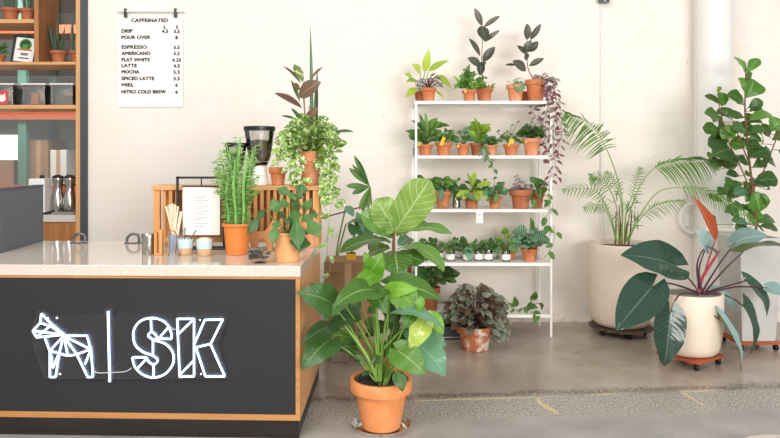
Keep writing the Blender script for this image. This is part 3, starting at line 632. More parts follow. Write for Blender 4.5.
# --- bottom tier
r, b = sp('potted_pothos', 'dark green plant in a brown pot at the left of the bottom shelf', 430, 21, 291, 313.5, 4, 6.02, 'terra3')
f, s = MB(), MB(); bush(f, s, b, 46, .2, .24, .08, .055, 'ellipse', 2, .3, .3, cx=.06); finish(r, f, s, ['l_deep', 'l_dark'])
r, b = sp('potted_pothos', 'pothos trailing to the right along the bottom shelf, pot hidden by the bronze plant', 484, 15, 303, 314, 4, 6.1, 'terra')
f, s = MB(), MB(); bush(f, s, b, 10, .09, .09, .05, .035, 'heart', 2, .2, .3)
vine(f, s, [b, P(502, 297, 5.95), P(515, 310, 5.9), P(528, 306, 5.9), P(540, 303, 5.9)], .06, .05, .035, 'heart', 2, .003)
vine(f, s, [P(515, 310, 5.9), P(525, 308, 5.88), P(533, 298, 5.88), P(537, 294, 5.88)], .06, .05, .03, 'heart', 2)
for q, w in (((529, 306), (538, 308)), ((537, 313), (534, 324)), ((515, 305), (514, 296)), ((533, 298), (536, 291)), ((541, 306), (544, 305))): f.leaf(P(*q, 5.85), P(*w, 5.78), .06, 'heart', (0, -1, .3), m=R.randrange(2))
finish(r, f, s, ['l_mid', 'l_dark'])

# --- floor: bronze begonia and low dark blue-grey box
D = 5.47
r, b = potted('potted_begonia', 'bushy bronze and silver begonia in a whitened clay pot on the floor before the stand', 'potted plant', ((475-XV)*D/F, D, 0.0006), 18.3*D/F, 24*D/F, 'weather', rimh=.3, taper=.72)
f, s = MB(), MB()
bush(f, s, b, 300, .29, .36, .06, .05, 'heart', 2, .2, .5, wave=.08, hmin=.1, fold=.15, nt=5, gain=1); 
for i in range(26): q = b+V((R.uniform(.1, .24), R.uniform(-.2, 0), R.uniform(-.05, .12))); f.leaf(q, q+V((R.uniform(.0, .05), -.03, -.04)), .045, 'heart', None, m=0, nt=5)
finish(r, f, s, ['l_bego', 'l_bego2'], 'purplestem')
tr = thing('low_open_box', 'low dark blue-grey open box on the floor behind the whitened clay pot', 'tray', P(447, 340, 5.85))
z0 = .002; a, c = P(424, 340, 5.78), P(466, 340, 6.1)
k = MB(); k.box((a.x, 5.76, z0), (c.x, 6.12, .015)); 
for bb in (((a.x, 5.76, z0), (a.x+.012, 6.12, .1)), ((c.x-.012, 5.76, z0), (c.x, 6.12, .1)), ((a.x, 5.76, z0), (c.x, 5.772, .1)), ((a.x, 6.108, z0), (c.x, 6.12, .1))): k.box(*bb)
k.build('body', 'tray', tr, smooth=False)
rbox('rim_strip', (a.x, 5.752, .012), (c.x, 5.7595, .02), 'stone', tr, 0)

# ------------------------------------------------------------------ counter (turned two degrees)
TH = -.035; cu = V((-math.cos(TH), -math.sin(TH), 0)); cv = V((-math.sin(TH), math.cos(TH), 0)); c0 = V((-.362, 3.726, 0)); CT = .92
def cp(u, v, z): return c0+cu*u+cv*v+UP*z          # u: left from the right end, v: back from the front face
CX = Matrix(((cu.x, cv.x, 0, c0.x), (cu.y, cv.y, 0, c0.y), (0, 0, 1, 0), (0, 0, 0, 1)))
CL, CD = 2.7, 1.06
ctop = thing('countertop', 'pale speckled stone countertop along the left', 'countertop', cp(CL/2, CD/2, CT-.058))
rbox('slab', (-.003, -.006, CT-.058), (CL, CD, CT), 'terrazzo', ctop, .003, CX)
co = thing('counter', 'dark charcoal service counter with wood edging and an illuminated sign', 'counter', cp(CL/2, CD/2, 0))
zb, zt = .095, CT-.0585
rbox('body', (.02, .02, zb), (CL, CD-.02, zt), 'panel', co, 0, CX)
rbox('front_panel', (.024, .004, zb+.032), (CL, .0195, zt-.014), 'panel', co, 0, CX)
rbox('edge_trim', (.0, .0, zb), (CL, .0195, zb+.031), 'trimwood', co, .001, CX)
rbox('edge_trim', (.0, .0, zt-.013), (CL, .0195, zt), 'trimwood', co, .001, CX)
rbox('edge_trim', (.0, .0, zb+.0315), (.0235, .0195, zt-.0135), 'trimwood', co, .001, CX)
for a_, b_ in ((.02, .21), (.211, .42), (.421, .62), (.621, .84), (.841, 1.04)):
    rbox('side_panel', (.0, a_, zb), (.0195, b_, zt), 'ply', co, .001, CX)
rbox('plinth', (.008, .004, .0006), (CL, CD-.03, zb-.001), 'plinth', co, 0, CX)
# pixel -> point on the front panel plane
def fp(px, py, off=.02):
    d = V(((px-XV)/F, 1, -(py-YV)/F)); n = -cv; q = cp(0, .004-off, 0); o = V((0, 0, H))
    return o+d*((q-o).dot(n)/d.dot(n))
sg = thing('neon_sign', 'white neon sign of a geometric horse and the letters SK on the counter front', 'sign', fp(125, 378, .03))
def HP(x, y): return fp(20+x/4.864, 300+y/4.864, .024)
def KP(x, y): return fp(120+x/4.867, 300+y/4.867, .024)
def neon(name, lines, f, r=.005):
    k = MB()
    for L in lines:
        sm = L[0] == 's'; pts = [f(*p) for p in (L[1:] if sm else L)]
        if sm: k.tube(smoothpath(pts, 5), r, 8)
        else:
            for a, b in zip(pts, pts[1:]): k.tube([a, b], r, 8)
    return k.build(name, 'neon', sg)
A = (212, 174)
neon('neon_horse', [[(103, 66), (98, 110), (62, 150), (80, 182), (205, 170)], [(103, 66), (150, 115), (218, 172)], [(98, 112), (150, 128), (205, 166)], [(62, 150), (140, 160), (205, 168)], [(80, 180), (150, 124)],
    [A, (325, 174), (345, 240), (355, 374), (330, 376), (275, 264), A], ['s', (147, 248), (190, 260), (232, 270), (275, 264), (342, 240)], [(120, 182), (145, 250), (145, 375), (173, 375), (190, 258), A], [A, (147, 245)], [A, (232, 268)], [A, (342, 240)],
    [(147, 250), (160, 330), (188, 262)], [(342, 245), (316, 312)]], HP)
neon('neon_bar', [[(428, 55), (436, 398)]], HP, .006)
neon('neon_letter_s', [['s', (250, 190), (247, 155), (218, 108), (160, 88), (100, 102), (66, 150), (72, 215), (112, 253), (158, 270), (183, 293), (165, 314), (142, 303), (125, 279)], [(125, 279), (60, 280)],
    ['s', (60, 280), (72, 325), (110, 363), (165, 378), (222, 358), (258, 308), (256, 255), (222, 215), (165, 194), (137, 175), (152, 156), (172, 168), (180, 188)], [(180, 188), (250, 190)],
    [(150, 90), (152, 155)], [(160, 196), (160, 272)], [(162, 315), (162, 378)], [(190, 185), (238, 130)], [(126, 288), (84, 335)]], KP)
neon('neon_letter_k', [[(278, 92), (360, 92), (360, 372), (290, 374), (278, 92)], [(285, 165), (356, 96)], [(295, 360), (358, 295)], [(362, 215), (412, 97), (500, 95), (440, 215), (510, 372), (415, 372), (368, 230)], [(362, 232), (440, 215)]], KP)
k = MB(); k.prism([(52, 315), (104, 315), (104, 309), (113, 309), (113, 315), (222, 315), (228, 318), (219, 344), (228, 378), (222, 379), (113, 379), (113, 383), (106, 383), (104, 379), (45, 379), (34, 350), (30, 330), (38, 310), (44, 310)], lambda x, y, z: fp(x, y, .016-z), .005)
k.build('acrylic_backing', 'acrylic', sg, smooth=False)
k = MB()
for x, y in ((57, 318), (60, 374), (200, 320), (201, 374), (48, 318)): k.tube([fp(x, y, .0), fp(x, y, .022)], .005, 10)
k.build('standoff', 'steel', sg)
k = MB(); k.tube(smoothpath([HP(355, 345), HP(385, 355), HP(440, 352), HP(500, 350), HP(530, 340), KP(55, 330)]), .0016, 6); k.tube(smoothpath([KP(235, 120), KP(258, 142), KP(275, 140)]), .0016, 6)
k.build('wire', 'whiteplastic', sg)

# slate panel standing on the counter, far left
pa, pb = V(P(36, 241, 4.83)), V(P(-60, 268, 3.66))
d = (pb-pa); d.z = 0; d.normalize(); nrm = V((-d.y, d.x, 0)); 
if nrm.y < 0: nrm = -nrm
X = Matrix(((d.x, nrm.x, 0, pa.x), (d.y, nrm.y, 0, pa.y), (0, 0, 1, 0), (0, 0, 0, 1)))
hz = H-29*4.6/F
bp = thing('counter_screen', 'plain slate grey upright panel on the counter at far left', 'panel', (pa.x, pa.y, CT+.0006))
rbox('board', (0, 0, CT+.0006), (.62, .05, hz-.012), 'panel2', bp, .002, X)
rbox('cap', (-.002, -.002, hz-.0118), (.622, .052, hz), 'frame', bp, .002, X)

# ------------------------------------------------------------------ items on the oak unit
def uz(y): return zx(y)
def snake(r, b, spec, mats=('l_snaked',), D=WY+.12):
    f = MB()
    for x0, x1, y1, w in spec:
        B = b+V(((x0)*D/F, 0, -.005)); T = V(((x1)*D/F+b.x, b.y-.02, H-(y1-YV)*D/F)); f.leaf(B, T, w*D/F, 'blade', (R.uniform(-.5, .5), -1, .1), .03, .5, 0, 10)
    f.build('foliage', list(mats), r, angle=180)
D = WY+.13
def up_(label, x, w, yr, yb, name='potted_snake_plant'):
    ztop = zx(yb); z = {19: zx(19.5), 61: zx(62)}[yb]+.0006
    return potted(name, label, 'potted plant', ((x-XV)*D/F, D, z), w/2*D/F, (yb-yr)*D/F, 'terra3', 'snake plants on the oak shelves')
r, b = up_('snake plant at the left end of the upper oak shelf', 10.8, 17.5, 5.5, 19); snake(r, b, [(-3, -5, -20, 4), (1, 1, -34, 4), (4, 6, -25, 4)])
r, b = up_('snake plant on the upper oak shelf beside the divider', 27.5, 15, 6, 19); snake(r, b, [(-2, -3, -24, 4), (2, 3, -36, 4), (4, 7, -20, 3)])
r, b = up_('snake plant with spread leaves on the lower oak shelf, right of the divider', 58.6, 17, 48.5, 61); snake(r, b, [(-4, -10, 22, 4), (1, 1.5, 11, 4.5), (4, 8, 25, 3), (-1, -3, 34, 3)])
r, b = up_('snake plant half hidden by the oak upright at the right end of the lower shelf', 77, 15, 48.5, 61); snake(r, b, [(-3, -3, 16, 4), (1, 2, 22, 4)])
r, b = up_('small green plant at the far left of the lower oak shelf, beside the framed certificate', 0, 11, 52.5, 61, 'potted_succulent')
f, s = MB(), MB(); bush(f, s, b, 18, .05, .1, .06, .022, 'lance', 1, .8, .1); finish(r, f, s, ['l_dark'])
# certificate
X = Matrix.Translation(V((xx(22.6, D), D, zx(62)+.002))) @ Matrix.Rotation(.10, 4, 'Y') @ Matrix.Rotation(-.12, 4, 'X')
s_ = D/F
ct = thing('framed_certificate', 'black framed certificate with a round green emblem leaning on the oak shelf', 'picture frame', (xx(22.6, D), D, zx(62)+.001))
k = MB(); w, h = 12*s_, 28.5*s_
for bb in (((-w, -.012, 0), (-w+.018, .012, h)), ((w-.018, -.012, 0), (w, .012, h)), ((-w, -.012, 0), (w, .012, .018)), ((-w, -.012, h-.018), (w, .012, h))): k.box(*bb, 0, X)
k.box((-w, .004, 0), (w, .012, h), 0, X); k.build('frame', 'blackplastic', ct, smooth=False)
k = MB(); k.box((-w+.018, .0, .018), (w-.018, .0038, h-.018), 0, X); k.build('sheet', 'paper', ct, smooth=False)
k = MB()
def disc(k, cx, cz, r, y, n=28): k.prism([(cx+r*math.cos(2*math.pi*i/n), cz+r*math.sin(2*math.pi*i/n)) for i in range(n)], lambda x, z, t: X @ V((x, y-t, z)), .001)
disc(k, 0, h*.68, .058, -.0002); k.build('emblem', 'green', ct, smooth=False)
k = MB(); disc(k, 0, h*.68, .046, -.0014); k.build('emblem_centre', 'dkgreen', ct, smooth=False)
k = MB(); k.prism([(-.046, h*.66), (.0, h*.70), (.046, h*.69), (.046, h*.67), (0, h*.655)], lambda x, z, t: X @ V((x, -.0026-t, z)), .001); disc(k, 0, h*.60, .025, -.0026, 12); k.build('emblem_mark', 'green', ct, smooth=False)
k = MB(); k.box((-.068, -.0035, h*.475), (.068, -.0005, h*.53), 0, X); k.build('emblem_banner', 'banner', ct, smooth=False)
k = MB()
for zz, ww in ((.36, .04), (.33, .028), (.30, .034), (.2, .05), (.18, .045)): k.box((-ww, -.001, h*zz), (ww, -.0002, h*zz+.006), 0, X)
k.build('printed_lines', 'ink', ct, smooth=False)
# clear bins
D2 = WY+.1
for i, (x0, x1, lb, con) in enumerate(((-5, 18.5, 'clear lidded bin with a red label at the left end of the bin shelf', 'coffee'), (25.6, 50, 'clear lidded bin holding an orange packet, middle of the bin shelf', 'orangebag'), (53.5, 77.5, 'clear lidded bin of dark contents, right end of the bin shelf', 'coffee'))):
    a, c = xx(x0, D2), xx(x1, D2); z = zx(105)+.0006; h = 20*D2/F; y0, y1 = WY+.02, WY+.3
    bn = thing('storage_bin', lb, 'bin', ((a+c)/2, (y0+y1)/2, z), 'clear plastic bins on the oak shelf')
    t_ = .006; k = MB(); ins = .012
    for bb in (((a+ins, y0, z), (c-ins, y1, z+t_)), ((a+ins, y0, z), (a+ins+t_, y1, z+h)), ((c-ins-t_, y0, z), (c-ins, y1, z+h)), ((a+ins, y0, z), (c-ins, y0+t_, z+h)), ((a+ins, y1-t_, z), (c-ins, y1, z+h))): k.box(*bb)
    k.build('body', 'binplastic', bn, smooth=False)
    rbox('lid', (a, y0-.01, z+h+.0004), (c, y1+.01, z+h+.014), 'whiteplastic', bn, .003)
    if i == 1: rbox('packet', (a+.08, y0+.012, z+t_+.001), (a+.15, y0+.05, z+h*.62), 'orangebag', bn, .008)
    rbox('contents', (a+ins+.01, y0+.06, z+t_+.001), (c-ins-.01, y1-.02, z+h*(.25 if i != 2 else .5)), 'coffee', bn, .01)
    if i == 0:
        rbox('sticker', (c-ins-.14, y0-.002, z+.01), (c-ins-.045, y0-.0005, z+.13), 'label', bn, 0)
        k = MB(); k.prism([(c-.135, z+.035), (c-.12, z+.1), (c-.105, z+.085), (c-.085, z+.11), (c-.075, z+.05), (c-.1, z+.03)], lambda x, zz, t: V((x, y0-.0022-t, zz)), .0006); k.build('sticker_mark', 'paper', bn, smooth=False)
# back counter items
td = thing('towel_dispenser', 'plain white upright box on the back counter at left', 'dispenser', P(40, 214, WY+.15))
a, c = xx(31, WY+.12), xx(47.5, WY+.12)
rbox('housing', (a, WY+.06, ST+.0006), (c, WY+.22, ST+.33), 'whiteplastic', td, .015); rbox('base', (a-.008, WY+.05, ST+.0004), (c+.008, WY+.23, ST+.02), 'blackplastic', td, .004)
rbox('lid_knob', ((a+c)/2+.0, WY+.12, ST+.3302), ((a+c)/2+.03, WY+.16, ST+.36), 'blackplastic', td, .004)
for px, lb, m in ((56, 'steel coffee jug on the back counter beside the white box', 'steel'), (68, 'steel coffee jug nearer the oak upright on the back counter', 'steel')):
    l0 = V((xx(px, WY+.16), WY+.2, ST+.0006)); cf = thing('coffee_jug', lb, 'jug', l0, 'coffee jugs on the back counter')
    k = MB(); k.lathe([(.055, 0), (.06, .01), (.06, .13), (.04, .2), (.036, .24), (.05, .3), (.05, .33)], l0, 28, cap1=True); k.build('body', 'steel', cf)
    k = MB(); k.lathe([(.051, .3302), (.051, .345), (.02, .36)], l0, 20, cap1=True); k.build('lid', 'blackplastic', cf)
    k = MB(); k.tube(smoothpath([l0+V((.055, -.01, .1)), l0+V((.1, -.02, .12)), l0+V((.1, -.02, .24)), l0+V((.045, -.01, .27))]), .008, 8); k.build('handle', 'blackplastic', cf)
st = thing('serving_tray', 'small steel tray at the front of the back counter', 'tray', V((xx(64, WY+.05), WY+.06, ST+.0006)))
k = MB(); k.box((xx(53, WY+.05), WY+.02, ST+.0006), (xx(75, WY+.05), WY+.11, ST+.008)); k.build('plate', 'steel', st, smooth=False)
k = MB()
for a_, b_ in (((xx(53, WY+.05), WY+.016), (xx(75, WY+.05), WY+.02)), ((xx(53, WY+.05), WY+.11), (xx(75, WY+.05), WY+.114))): k.box((*a_, ST+.0006), (*b_, ST+.025))
k.build('rim', 'steel', st, smooth=False)
# arched handle at the back edge of the counter
for px, lb in ((133, 'grey arched metal fitting at the countertop back edge, beside the steel shaker'), (79, 'grey arched metal fitting at the countertop back edge, below the dark window frame')):
  l0 = V(P(px, 241, 4.70)); l0.z = CT+.0006
  hd = thing('arched_handle', lb, 'fitting', l0, 'arched fittings along the countertop')
  k = MB(); k.tube(smoothpath([l0+V((-.04, 0, 0)), l0+V((-.038, 0, .035)), l0+V((-.01, 0, .06)), l0+V((.025, 0, .06)), l0+V((.04, 0, .04)), l0+V((.04, 0, 0))]), .009, 10); k.build('arch', 'darksteel', hd)
  k = MB(); k.box(l0+V((-.055, -.015, 0)), l0+V((.055, .015, .006))); k.build('foot', 'darksteel', hd, smooth=False)

# ------------------------------------------------------------------ menu on the wall
MY = WY-.012
mn = thing('menu_board', 'white wall menu headed CAFFEINATED clipped to a rail', 'menu', P(150.5, 107, MY))
rbox('sheet', P(118, 17, MY-.001), P(183.3, 107, MY+.002), 'paper', mn, 0)
k = MB(); k.tube([P(117, 11.2, MY-.02), P(184, 11.2, MY-.02)], .009, 12); k.build('rail', 'whiteplastic', mn)
for x in (125.5, 175.5):
    k = MB(); k.box(P(x-1.6, 8.3, MY-.032), P(x+1.6, 17.8, MY-.002)); k.build('clip', 'black', mn, smooth=False)
def text(s, x, y, hpx, align='LEFT', parent=None, D=MY-.003, name='lettering', width=None, m='ink'):
    cu_ = bpy.data.curves.new('t', 'FONT'); cu_.body = s; cu_.size = 1; cu_.align_x = align; cu_.extrude = .0
    cu_.space_character = 1.05; cu_.offset = 0
    o = bpy.data.objects.new('t', cu_); C.objects.link(o); dg = bpy.context.evaluated_depsgraph_get()
    me = bpy.data.meshes.new_from_object(o.evaluated_get(dg)); bpy.data.objects.remove(o); bpy.data.curves.remove(cu_)
    xs = [v.co.x for v in me.vertices]; ys = [v.co.y for v in me.vertices]
    hgt = hpx*D/F; sy = hgt/(max(ys)-min(ys)); sxx = sy*1.12
    if width: sxx = width*D/F/(max(xs)-min(xs))
    p = P(x, y+hpx/2, D); o0 = V(parent.location); x0 = min(xs) if align == 'LEFT' else (max(xs)+min(xs))/2; y0 = min(ys)
    for v in me.vertices: v.co = V((p.x+(v.co.x-x0)*sxx, D, p.z+(v.co.y-y0)*sy))-o0
    vv = []; ff = []; base = [tuple(v.co) for v in me.vertices]; pol = [list(p.vertices) for p in me.polygons]
    for q, (ax, az) in enumerate(((-.28, 0), (.28, 0), (0, .2), (0, -.2))):      # heavier strokes
        o_ = len(vv); vv += [(x_+ax*D/F, y_-.0003*q, z_+az*D/F) for x_, y_, z_ in base]; ff += [[o_+i for i in p] for p in pol]
    bpy.data.meshes.remove(me); me = bpy.data.meshes.new(name); me.from_pydata(vv, [], ff); me.update()
    me.materials.append(M[m]); o = bpy.data.objects.new(name, me); C.objects.link(o); o.parent = parent
    sd = o.modifiers.new('thick', 'SOLIDIFY'); sd.thickness = .0004; sd.offset = 0
    return o
text('CAFFEINATED', 149.7, 20.3, 3.5, 'CENTER', mn, width=36.5)
text('L', 165, 27, 3.2, 'CENTER', mn); text('S', 177, 27, 3.2, 'CENTER', mn)
for s_, y, w, p in (('DRIP', 31, 10.5, '3.5'), ('POUR OVER', 37.3, 28.5, '8'), ('ESPRESSO', 47, 25, '3.5'), ('AMERICANO', 53.3, 28.5, '3.5'), ('FLAT WHITE', 59.7, 28, '4.25'), ('LATTE', 65.6, 15, '4.5'), ('MOCHA', 71.8, 17.5, '5.5'), ('SPICED LATTE', 78.4, 32.5, '5.5'), ('MIEL', 84.8, 12, '6'), ('NITRO COLD BREW', 91.7, 44, '6')):
    text(s_, 121.7, y, 3.3, 'LEFT', mn, width=w); text(p, 176.6, y+.3, 3.2, 'CENTER', mn)
text('4.5', 165, 31.3, 3.2, 'CENTER', mn)

# ------------------------------------------------------------------ things on the counter
def onc(px, py):      # point on the countertop seen at this pixel
    D = (H-CT)*F/(py-YV); p = P(px, py, D); p.z = CT+.0006; return p
l0 = onc(148.7, 254.5)
sh = thing('steel_shaker', 'brushed steel shaker on the countertop left of the stirrers', 'shaker', l0)
k = MB(); k.lathe([(.037, 0), (.039, .004), (.039, .093)], l0, 32, cap1=True); k.build('body', 'steel', sh)
k = MB(); k.lathe([(.0405, .0932), (.041, .096), (.041, .118), (.036, .127), (.01, .13)], l0, 32, cap1=True); k.build('lid', 'steel', sh)
l0 = onc(160.5, 255); hl = thing('stirrer_caddy', 'small wooden caddy beside the steel shaker', 'caddy', l0)
for dx in (-.027, .004): rbox('slat', l0+V((dx-.006, -.02, 0)), l0+V((dx+.010, .02, .135 if dx < 0 else .15)), 'slat', hl, .002)
rbox('base_board', l0+V((-.0205, -.018, .0)), l0+V((-.0025, .018, .012)), 'slat', hl, .001)
l0 = onc(174, 250); cu2 = thing('stirrer_cup', 'pale blue paper cup filled with wooden stirrers', 'cup', l0)
k = MB(); k.lathe([(.028, 0), (.036, .095), (.0375, .097), (.034, .095), (.026, .004)], l0, 28); k.build('cup', 'bluepaper', cu2)
for i in range(9):
    a = i*.7; q = l0+V((math.cos(a)*.014, math.sin(a)*.014, .006)); tp = l0+V((-.05+.0125*i, .01*math.sin(a*3), .29-.006*abs(i-3) if i < 7 else .24))
    d = (tp-q); k = MB(); sd = V((.005, .002, 0)); th = V((0, .0012, 0))
    k.add([q-sd-th, q+sd-th, q+sd+th, q-sd+th, tp-sd-th, tp+sd-th, tp+sd+th, tp-sd+th], [(3, 2, 1, 0), (4, 5, 6, 7), (0, 1, 5, 4), (1, 2, 6, 5), (2, 3, 7, 6), (3, 0, 4, 7)])
    stx = k.build('stirrer', 'pale', cu2, smooth=False)
l0 = onc(169.5, 255.5); rb = thing('paper_band', 'loop of kraft and white paper band curling over in front of the stirrer cup', 'paper roll', l0)
k = MB(); pts = smoothpath([l0+V(p) for p in ((-.008, 0, 0), (.0, 0, .06), (-.004, 0, .12), (.012, .0, .148), (.034, 0, .13), (.04, 0, .08), (.03, 0, .02), (.05, 0, .004), (.07, 0, .03), (.072, 0, .08))], 6)
vs = []
for p in pts: vs += [p+V((0, -.014, 0)), p+V((0, .014, 0))]
k.add(vs, [(2*i, 2*i+1, 2*i+3, 2*i+2) for i in range(len(pts)-1)]); o = k.build('band', 'kraft', rb); md = o.modifiers.new('t', 'SOLIDIFY'); md.thickness = .0015
def cup(px, py, label):
    l0 = onc(px, py); r = thing('ceramic_cup', label, 'cup', l0, 'two-tone ceramic cups on the countertop')
    k = MB(); k.lathe([(.032, 0), (.036, .004), (.043, .04), (.0435, .042)], l0, 32); k.build('clay_base', 'rawclay', r)
    k = MB(); k.lathe([(.0438, .042), (.048, .092), (.0475, .095), (.0445, .094), (.04, .046), (.001, .045)], l0, 32, cap0=False); k.build('glazed_bowl', 'blueglaze', r)
    return r, l0
r, l0 = cup(185.2, 254.8, 'pale blue and clay cup holding metal spoons, right of the stirrers')
for i, (dx, dz) in enumerate(((-.012, .15), (.0, .16), (.065, .145), (.05, .12))):
    sn = thing('teaspoon', ['thin metal spoon leaning left in the spoon cup', 'tallest metal spoon upright in the spoon cup', 'metal spoon tilting furthest right in the spoon cup', 'shorter metal spoon tilting right in the spoon cup'][i], 'spoon', l0+V((0, 0, .048)), 'spoons in the ceramic cup')
    a, b_ = l0+V((-.02+.012*i, (-.01, .01, 0, .012)[i], .047)), l0+V((dx, .0, dz))
    k = MB(); k.tube([a, a*.5+b_*.5, b_], [.003, .0025, .004], 8); k.build('handle', 'darksteel', sn)
    k = MB(); k.lathe([(.001, 0), (.007, .002), (.009, .006), (.001, .007)], a-V((0, 0, .001)), 10); k.build('bowl', 'darksteel', sn)
r, l0 = cup(204.3, 255.6, 'pale blue and clay cup heaped with pale sugar, left of the orange pot')
k = MB(); k.lathe([(.0435, .088), (.036, .1), (.02, .106), (.001, .108)], l0, 24, cap0=False); k.build('sugar', 'sugar', r)
# table menu frame
D = 4.42
def FZ(y): return H-(y-YV)*D/F
fl, fr = (177.5-XV)*D/F, (224-XV)*D/F
mf = thing('menu_stand', 'thin black metal frame holding a white printed menu on the countertop', 'menu', ((fl+fr)/2, D, CT+.0006))
k = MB(); g = .007
for x in (fl, fr): k.box((x-g, D-g, CT+.012), (x+g, D+g, FZ(176.5)))
k.box((fl-g, D-g, FZ(176.5)-2*g), (fr+g, D+g, FZ(176.5))); k.build('frame', 'black', mf, smooth=False)
rbox('foot', (fl-.02, D-.05, CT+.0006), (fr+.02, D+.05, CT+.0115), 'black', mf, .002)
x0, x1 = (182.8-XV)*D/F, (220-XV)*D/F
rbox('clip_bar', (x0, D-.006, FZ(187)), (x1, D+.006, FZ(185.5)), 'black', mf, 0)
rbox('hanger', ((x0+x1)/2-.004, D-.002, FZ(185.5)+.0001), ((x0+x1)/2+.004, D+.002, FZ(176.5)-2*g), 'black', mf, 0)
rbox('menu_sheet', (x0, D-.0015, FZ(235)), (x1, D+.0015, FZ(187)-.0002), 'paper', mf, 0)
k = MB()
for y, xa, xb in ((192.5, 191, 198), (196, 193, 206), (198, 193, 203), (200, 193, 208), (202, 193, 204), (206, 193, 207), (208, 193, 202), (211, 193, 209), (213, 193, 205), (217, 193, 207), (219, 193, 203), (223, 193, 208), (226, 193, 204), (197, 187, 189), (207, 187, 189.5), (218, 187, 189)): k.box(P(xa, y, D-.0025), P(xb, y+.7, D-.0018))
k.build('printed_lines', 'greyink', mf, smooth=False)
# slatted wooden stand at the back of the counter
y0, y1 = 4.50, 4.76; SX0, SX1 = (153.5-XV)*y0/F, (319-XV)*y0/F; stz = H-(185.5-YV)*y0/F
sl = thing('slatted_stand', 'long honey-coloured slatted wooden stand along the back of the countertop', 'stand', ((SX0+SX1)/2, (y0+y1)/2, CT+.0006))
rbox('top_board', (SX0-.01, y0-.01, stz-.03), (SX1+.01, y1+.01, stz), 'oakx', sl, .003)
for x in (SX0, SX1-.04, (SX0+SX1)/2-.02):
    for y in (y0, y1-.03): rbox('post', (x, y, CT+.0006), (x+.04, y+.03, stz-.0305), 'slat', sl, .002)
for y in (y0+.003, y1-.025): rbox('rail', (SX0+.041, y, CT+.03), (SX1-.041, y+.02, CT+.065), 'oakx', sl, .002)
x = SX0+.055
while x < SX1-.07:
    if abs(x+.01-(SX0+SX1)/2) > .045: rbox('slat', (x, y0+.004, CT+.0655), (x+.022, y0+.018, stz-.0305), 'slat', sl, .001)
    x += .042
rbox('back_board', (SX0+.041, y1-.024, CT+.066), (SX1-.041, y1-.01, stz-.031), 'oakd', sl, 0)
# grinders
def grinder(px, D, ytop, label, s=1.0):
    l0 = V(((px-XV)*D/F, D, stz+.0006)); g = thing('coffee_grinder', label, 'grinder', l0, 'coffee grinders on the slatted stand'); ht = (H-(ytop-YV)*D/F)-stz
    zb = ht*.33
    k = MB(); k.lathe([(.06*s, 0), (.062*s, .01), (.05*s, zb*.5), (.045*s, zb)], l0, 28, cap1=True); k.build('body', 'whiteplastic', g)
    k = MB(); k.lathe([(.05*s, zb+.0004), (.055*s, zb+.012), (.06*s, zb+.025)], l0, 28, cap1=True); k.build('collar', 'blackplastic', g)
    z2 = ht-.028
    k = MB(); k.lathe([(.062*s, zb+.026), (.075*s, zb+.06), (.1*s, z2), (.098*s, z2), (.073*s, zb+.06), (.06*s, zb+.0265)], l0, 32, cap0=False); k.build('hopper', 'glass', g)
    k = MB(); k.lathe([(.058*s, zb+.027), (.071*s, zb+.06), (.086*s, z2*.80), (.03*s, z2*.83), (.001, z2*.84)], l0, 28); k.build('beans', 'beans', g)
    k = MB(); k.lathe([(.104*s, z2+.0004), (.105*s, z2+.004), (.105*s, ht-.003), (.1*s, ht)], l0, 32, cap1=True); k.build('lid', 'blackplastic', g)
grinder(259.5, 4.64, 126.5, 'tall coffee grinder with a dark lid and clear bean hopper on the slatted stand')
grinder(236, 4.64, 143, 'lower coffee grinder almost hidden behind the feathery plant', .7)
# euphorbia
l0 = onc(237, 254.2)
r, b = potted('potted_euphorbia', 'feathery green column cactus plant in a bright orange pot on the countertop', 'potted plant', l0, 14.7*l0.y/F, 31*l0.y/F, 'orange', rimh=.1, taper=.74)
f, s = MB(), MB()
for x0, x1, yt, dd in ((228, 227, 172, 0), (233, 229, 150, .03), (238, 239, 137, 0), (242, 246, 155, -.03), (246, 249, 165, .02), (235, 234, 160, -.04), (232, 222, 165, .04), (240, 252, 150, .04), (238, 236, 146, .05)):
    D_ = l0.y+dd; p0 = V(((x0-XV)*D_/F, D_, b.z-.01)); p1 = P(x1, yt, D_); pts = [p0.lerp(p1, i/8)+V((.006*math.sin(i), 0, 0)) for i in range(9)]
    s.tube(pts, [.0088]*7+[.008, .004], 6)
    n = int((p1-p0).length/.0034)
    for i in range(4, n):
        q = p0.lerp(p1, i/n); a = R.random()*6.283; o = V((math.cos(a), math.sin(a), .35)).normalized(); l = R.uniform(.03, .062)
        f.leaf(q+o*.008, q+o*l-UP*.012, .0085, 'lance', UP*.6+FRONT*.5+rv(.3), .05, .1, 0, 3, nu=2)
for x1, yt in ((217, 168), (216, 160), (256, 160), (258, 175), (220, 150), (214, 180), (256, 145), (226, 142), (218, 190), (258, 190)):
    p0 = b+V((R.uniform(-.03, .03), 0, .06)); p1 = P(x1, yt, l0.y+R.uniform(-.04, .06)); s.tube([p0, p0.lerp(p1, .5)+V((0, 0, .02)), p1], .003, 5)
    for i in range(20, 100):
        q = p0.lerp(p1, i/100); a = R.random()*6.283; o = V((math.cos(a), math.sin(a), .3)); f.leaf(q, q+o*R.uniform(.025, .05)-UP*.012, .008, 'lance', UP*.6+FRONT*.6, .05, .1, 0, 3, nu=2)
finish(r, f, s, ['l_euph'], 'euphstem')
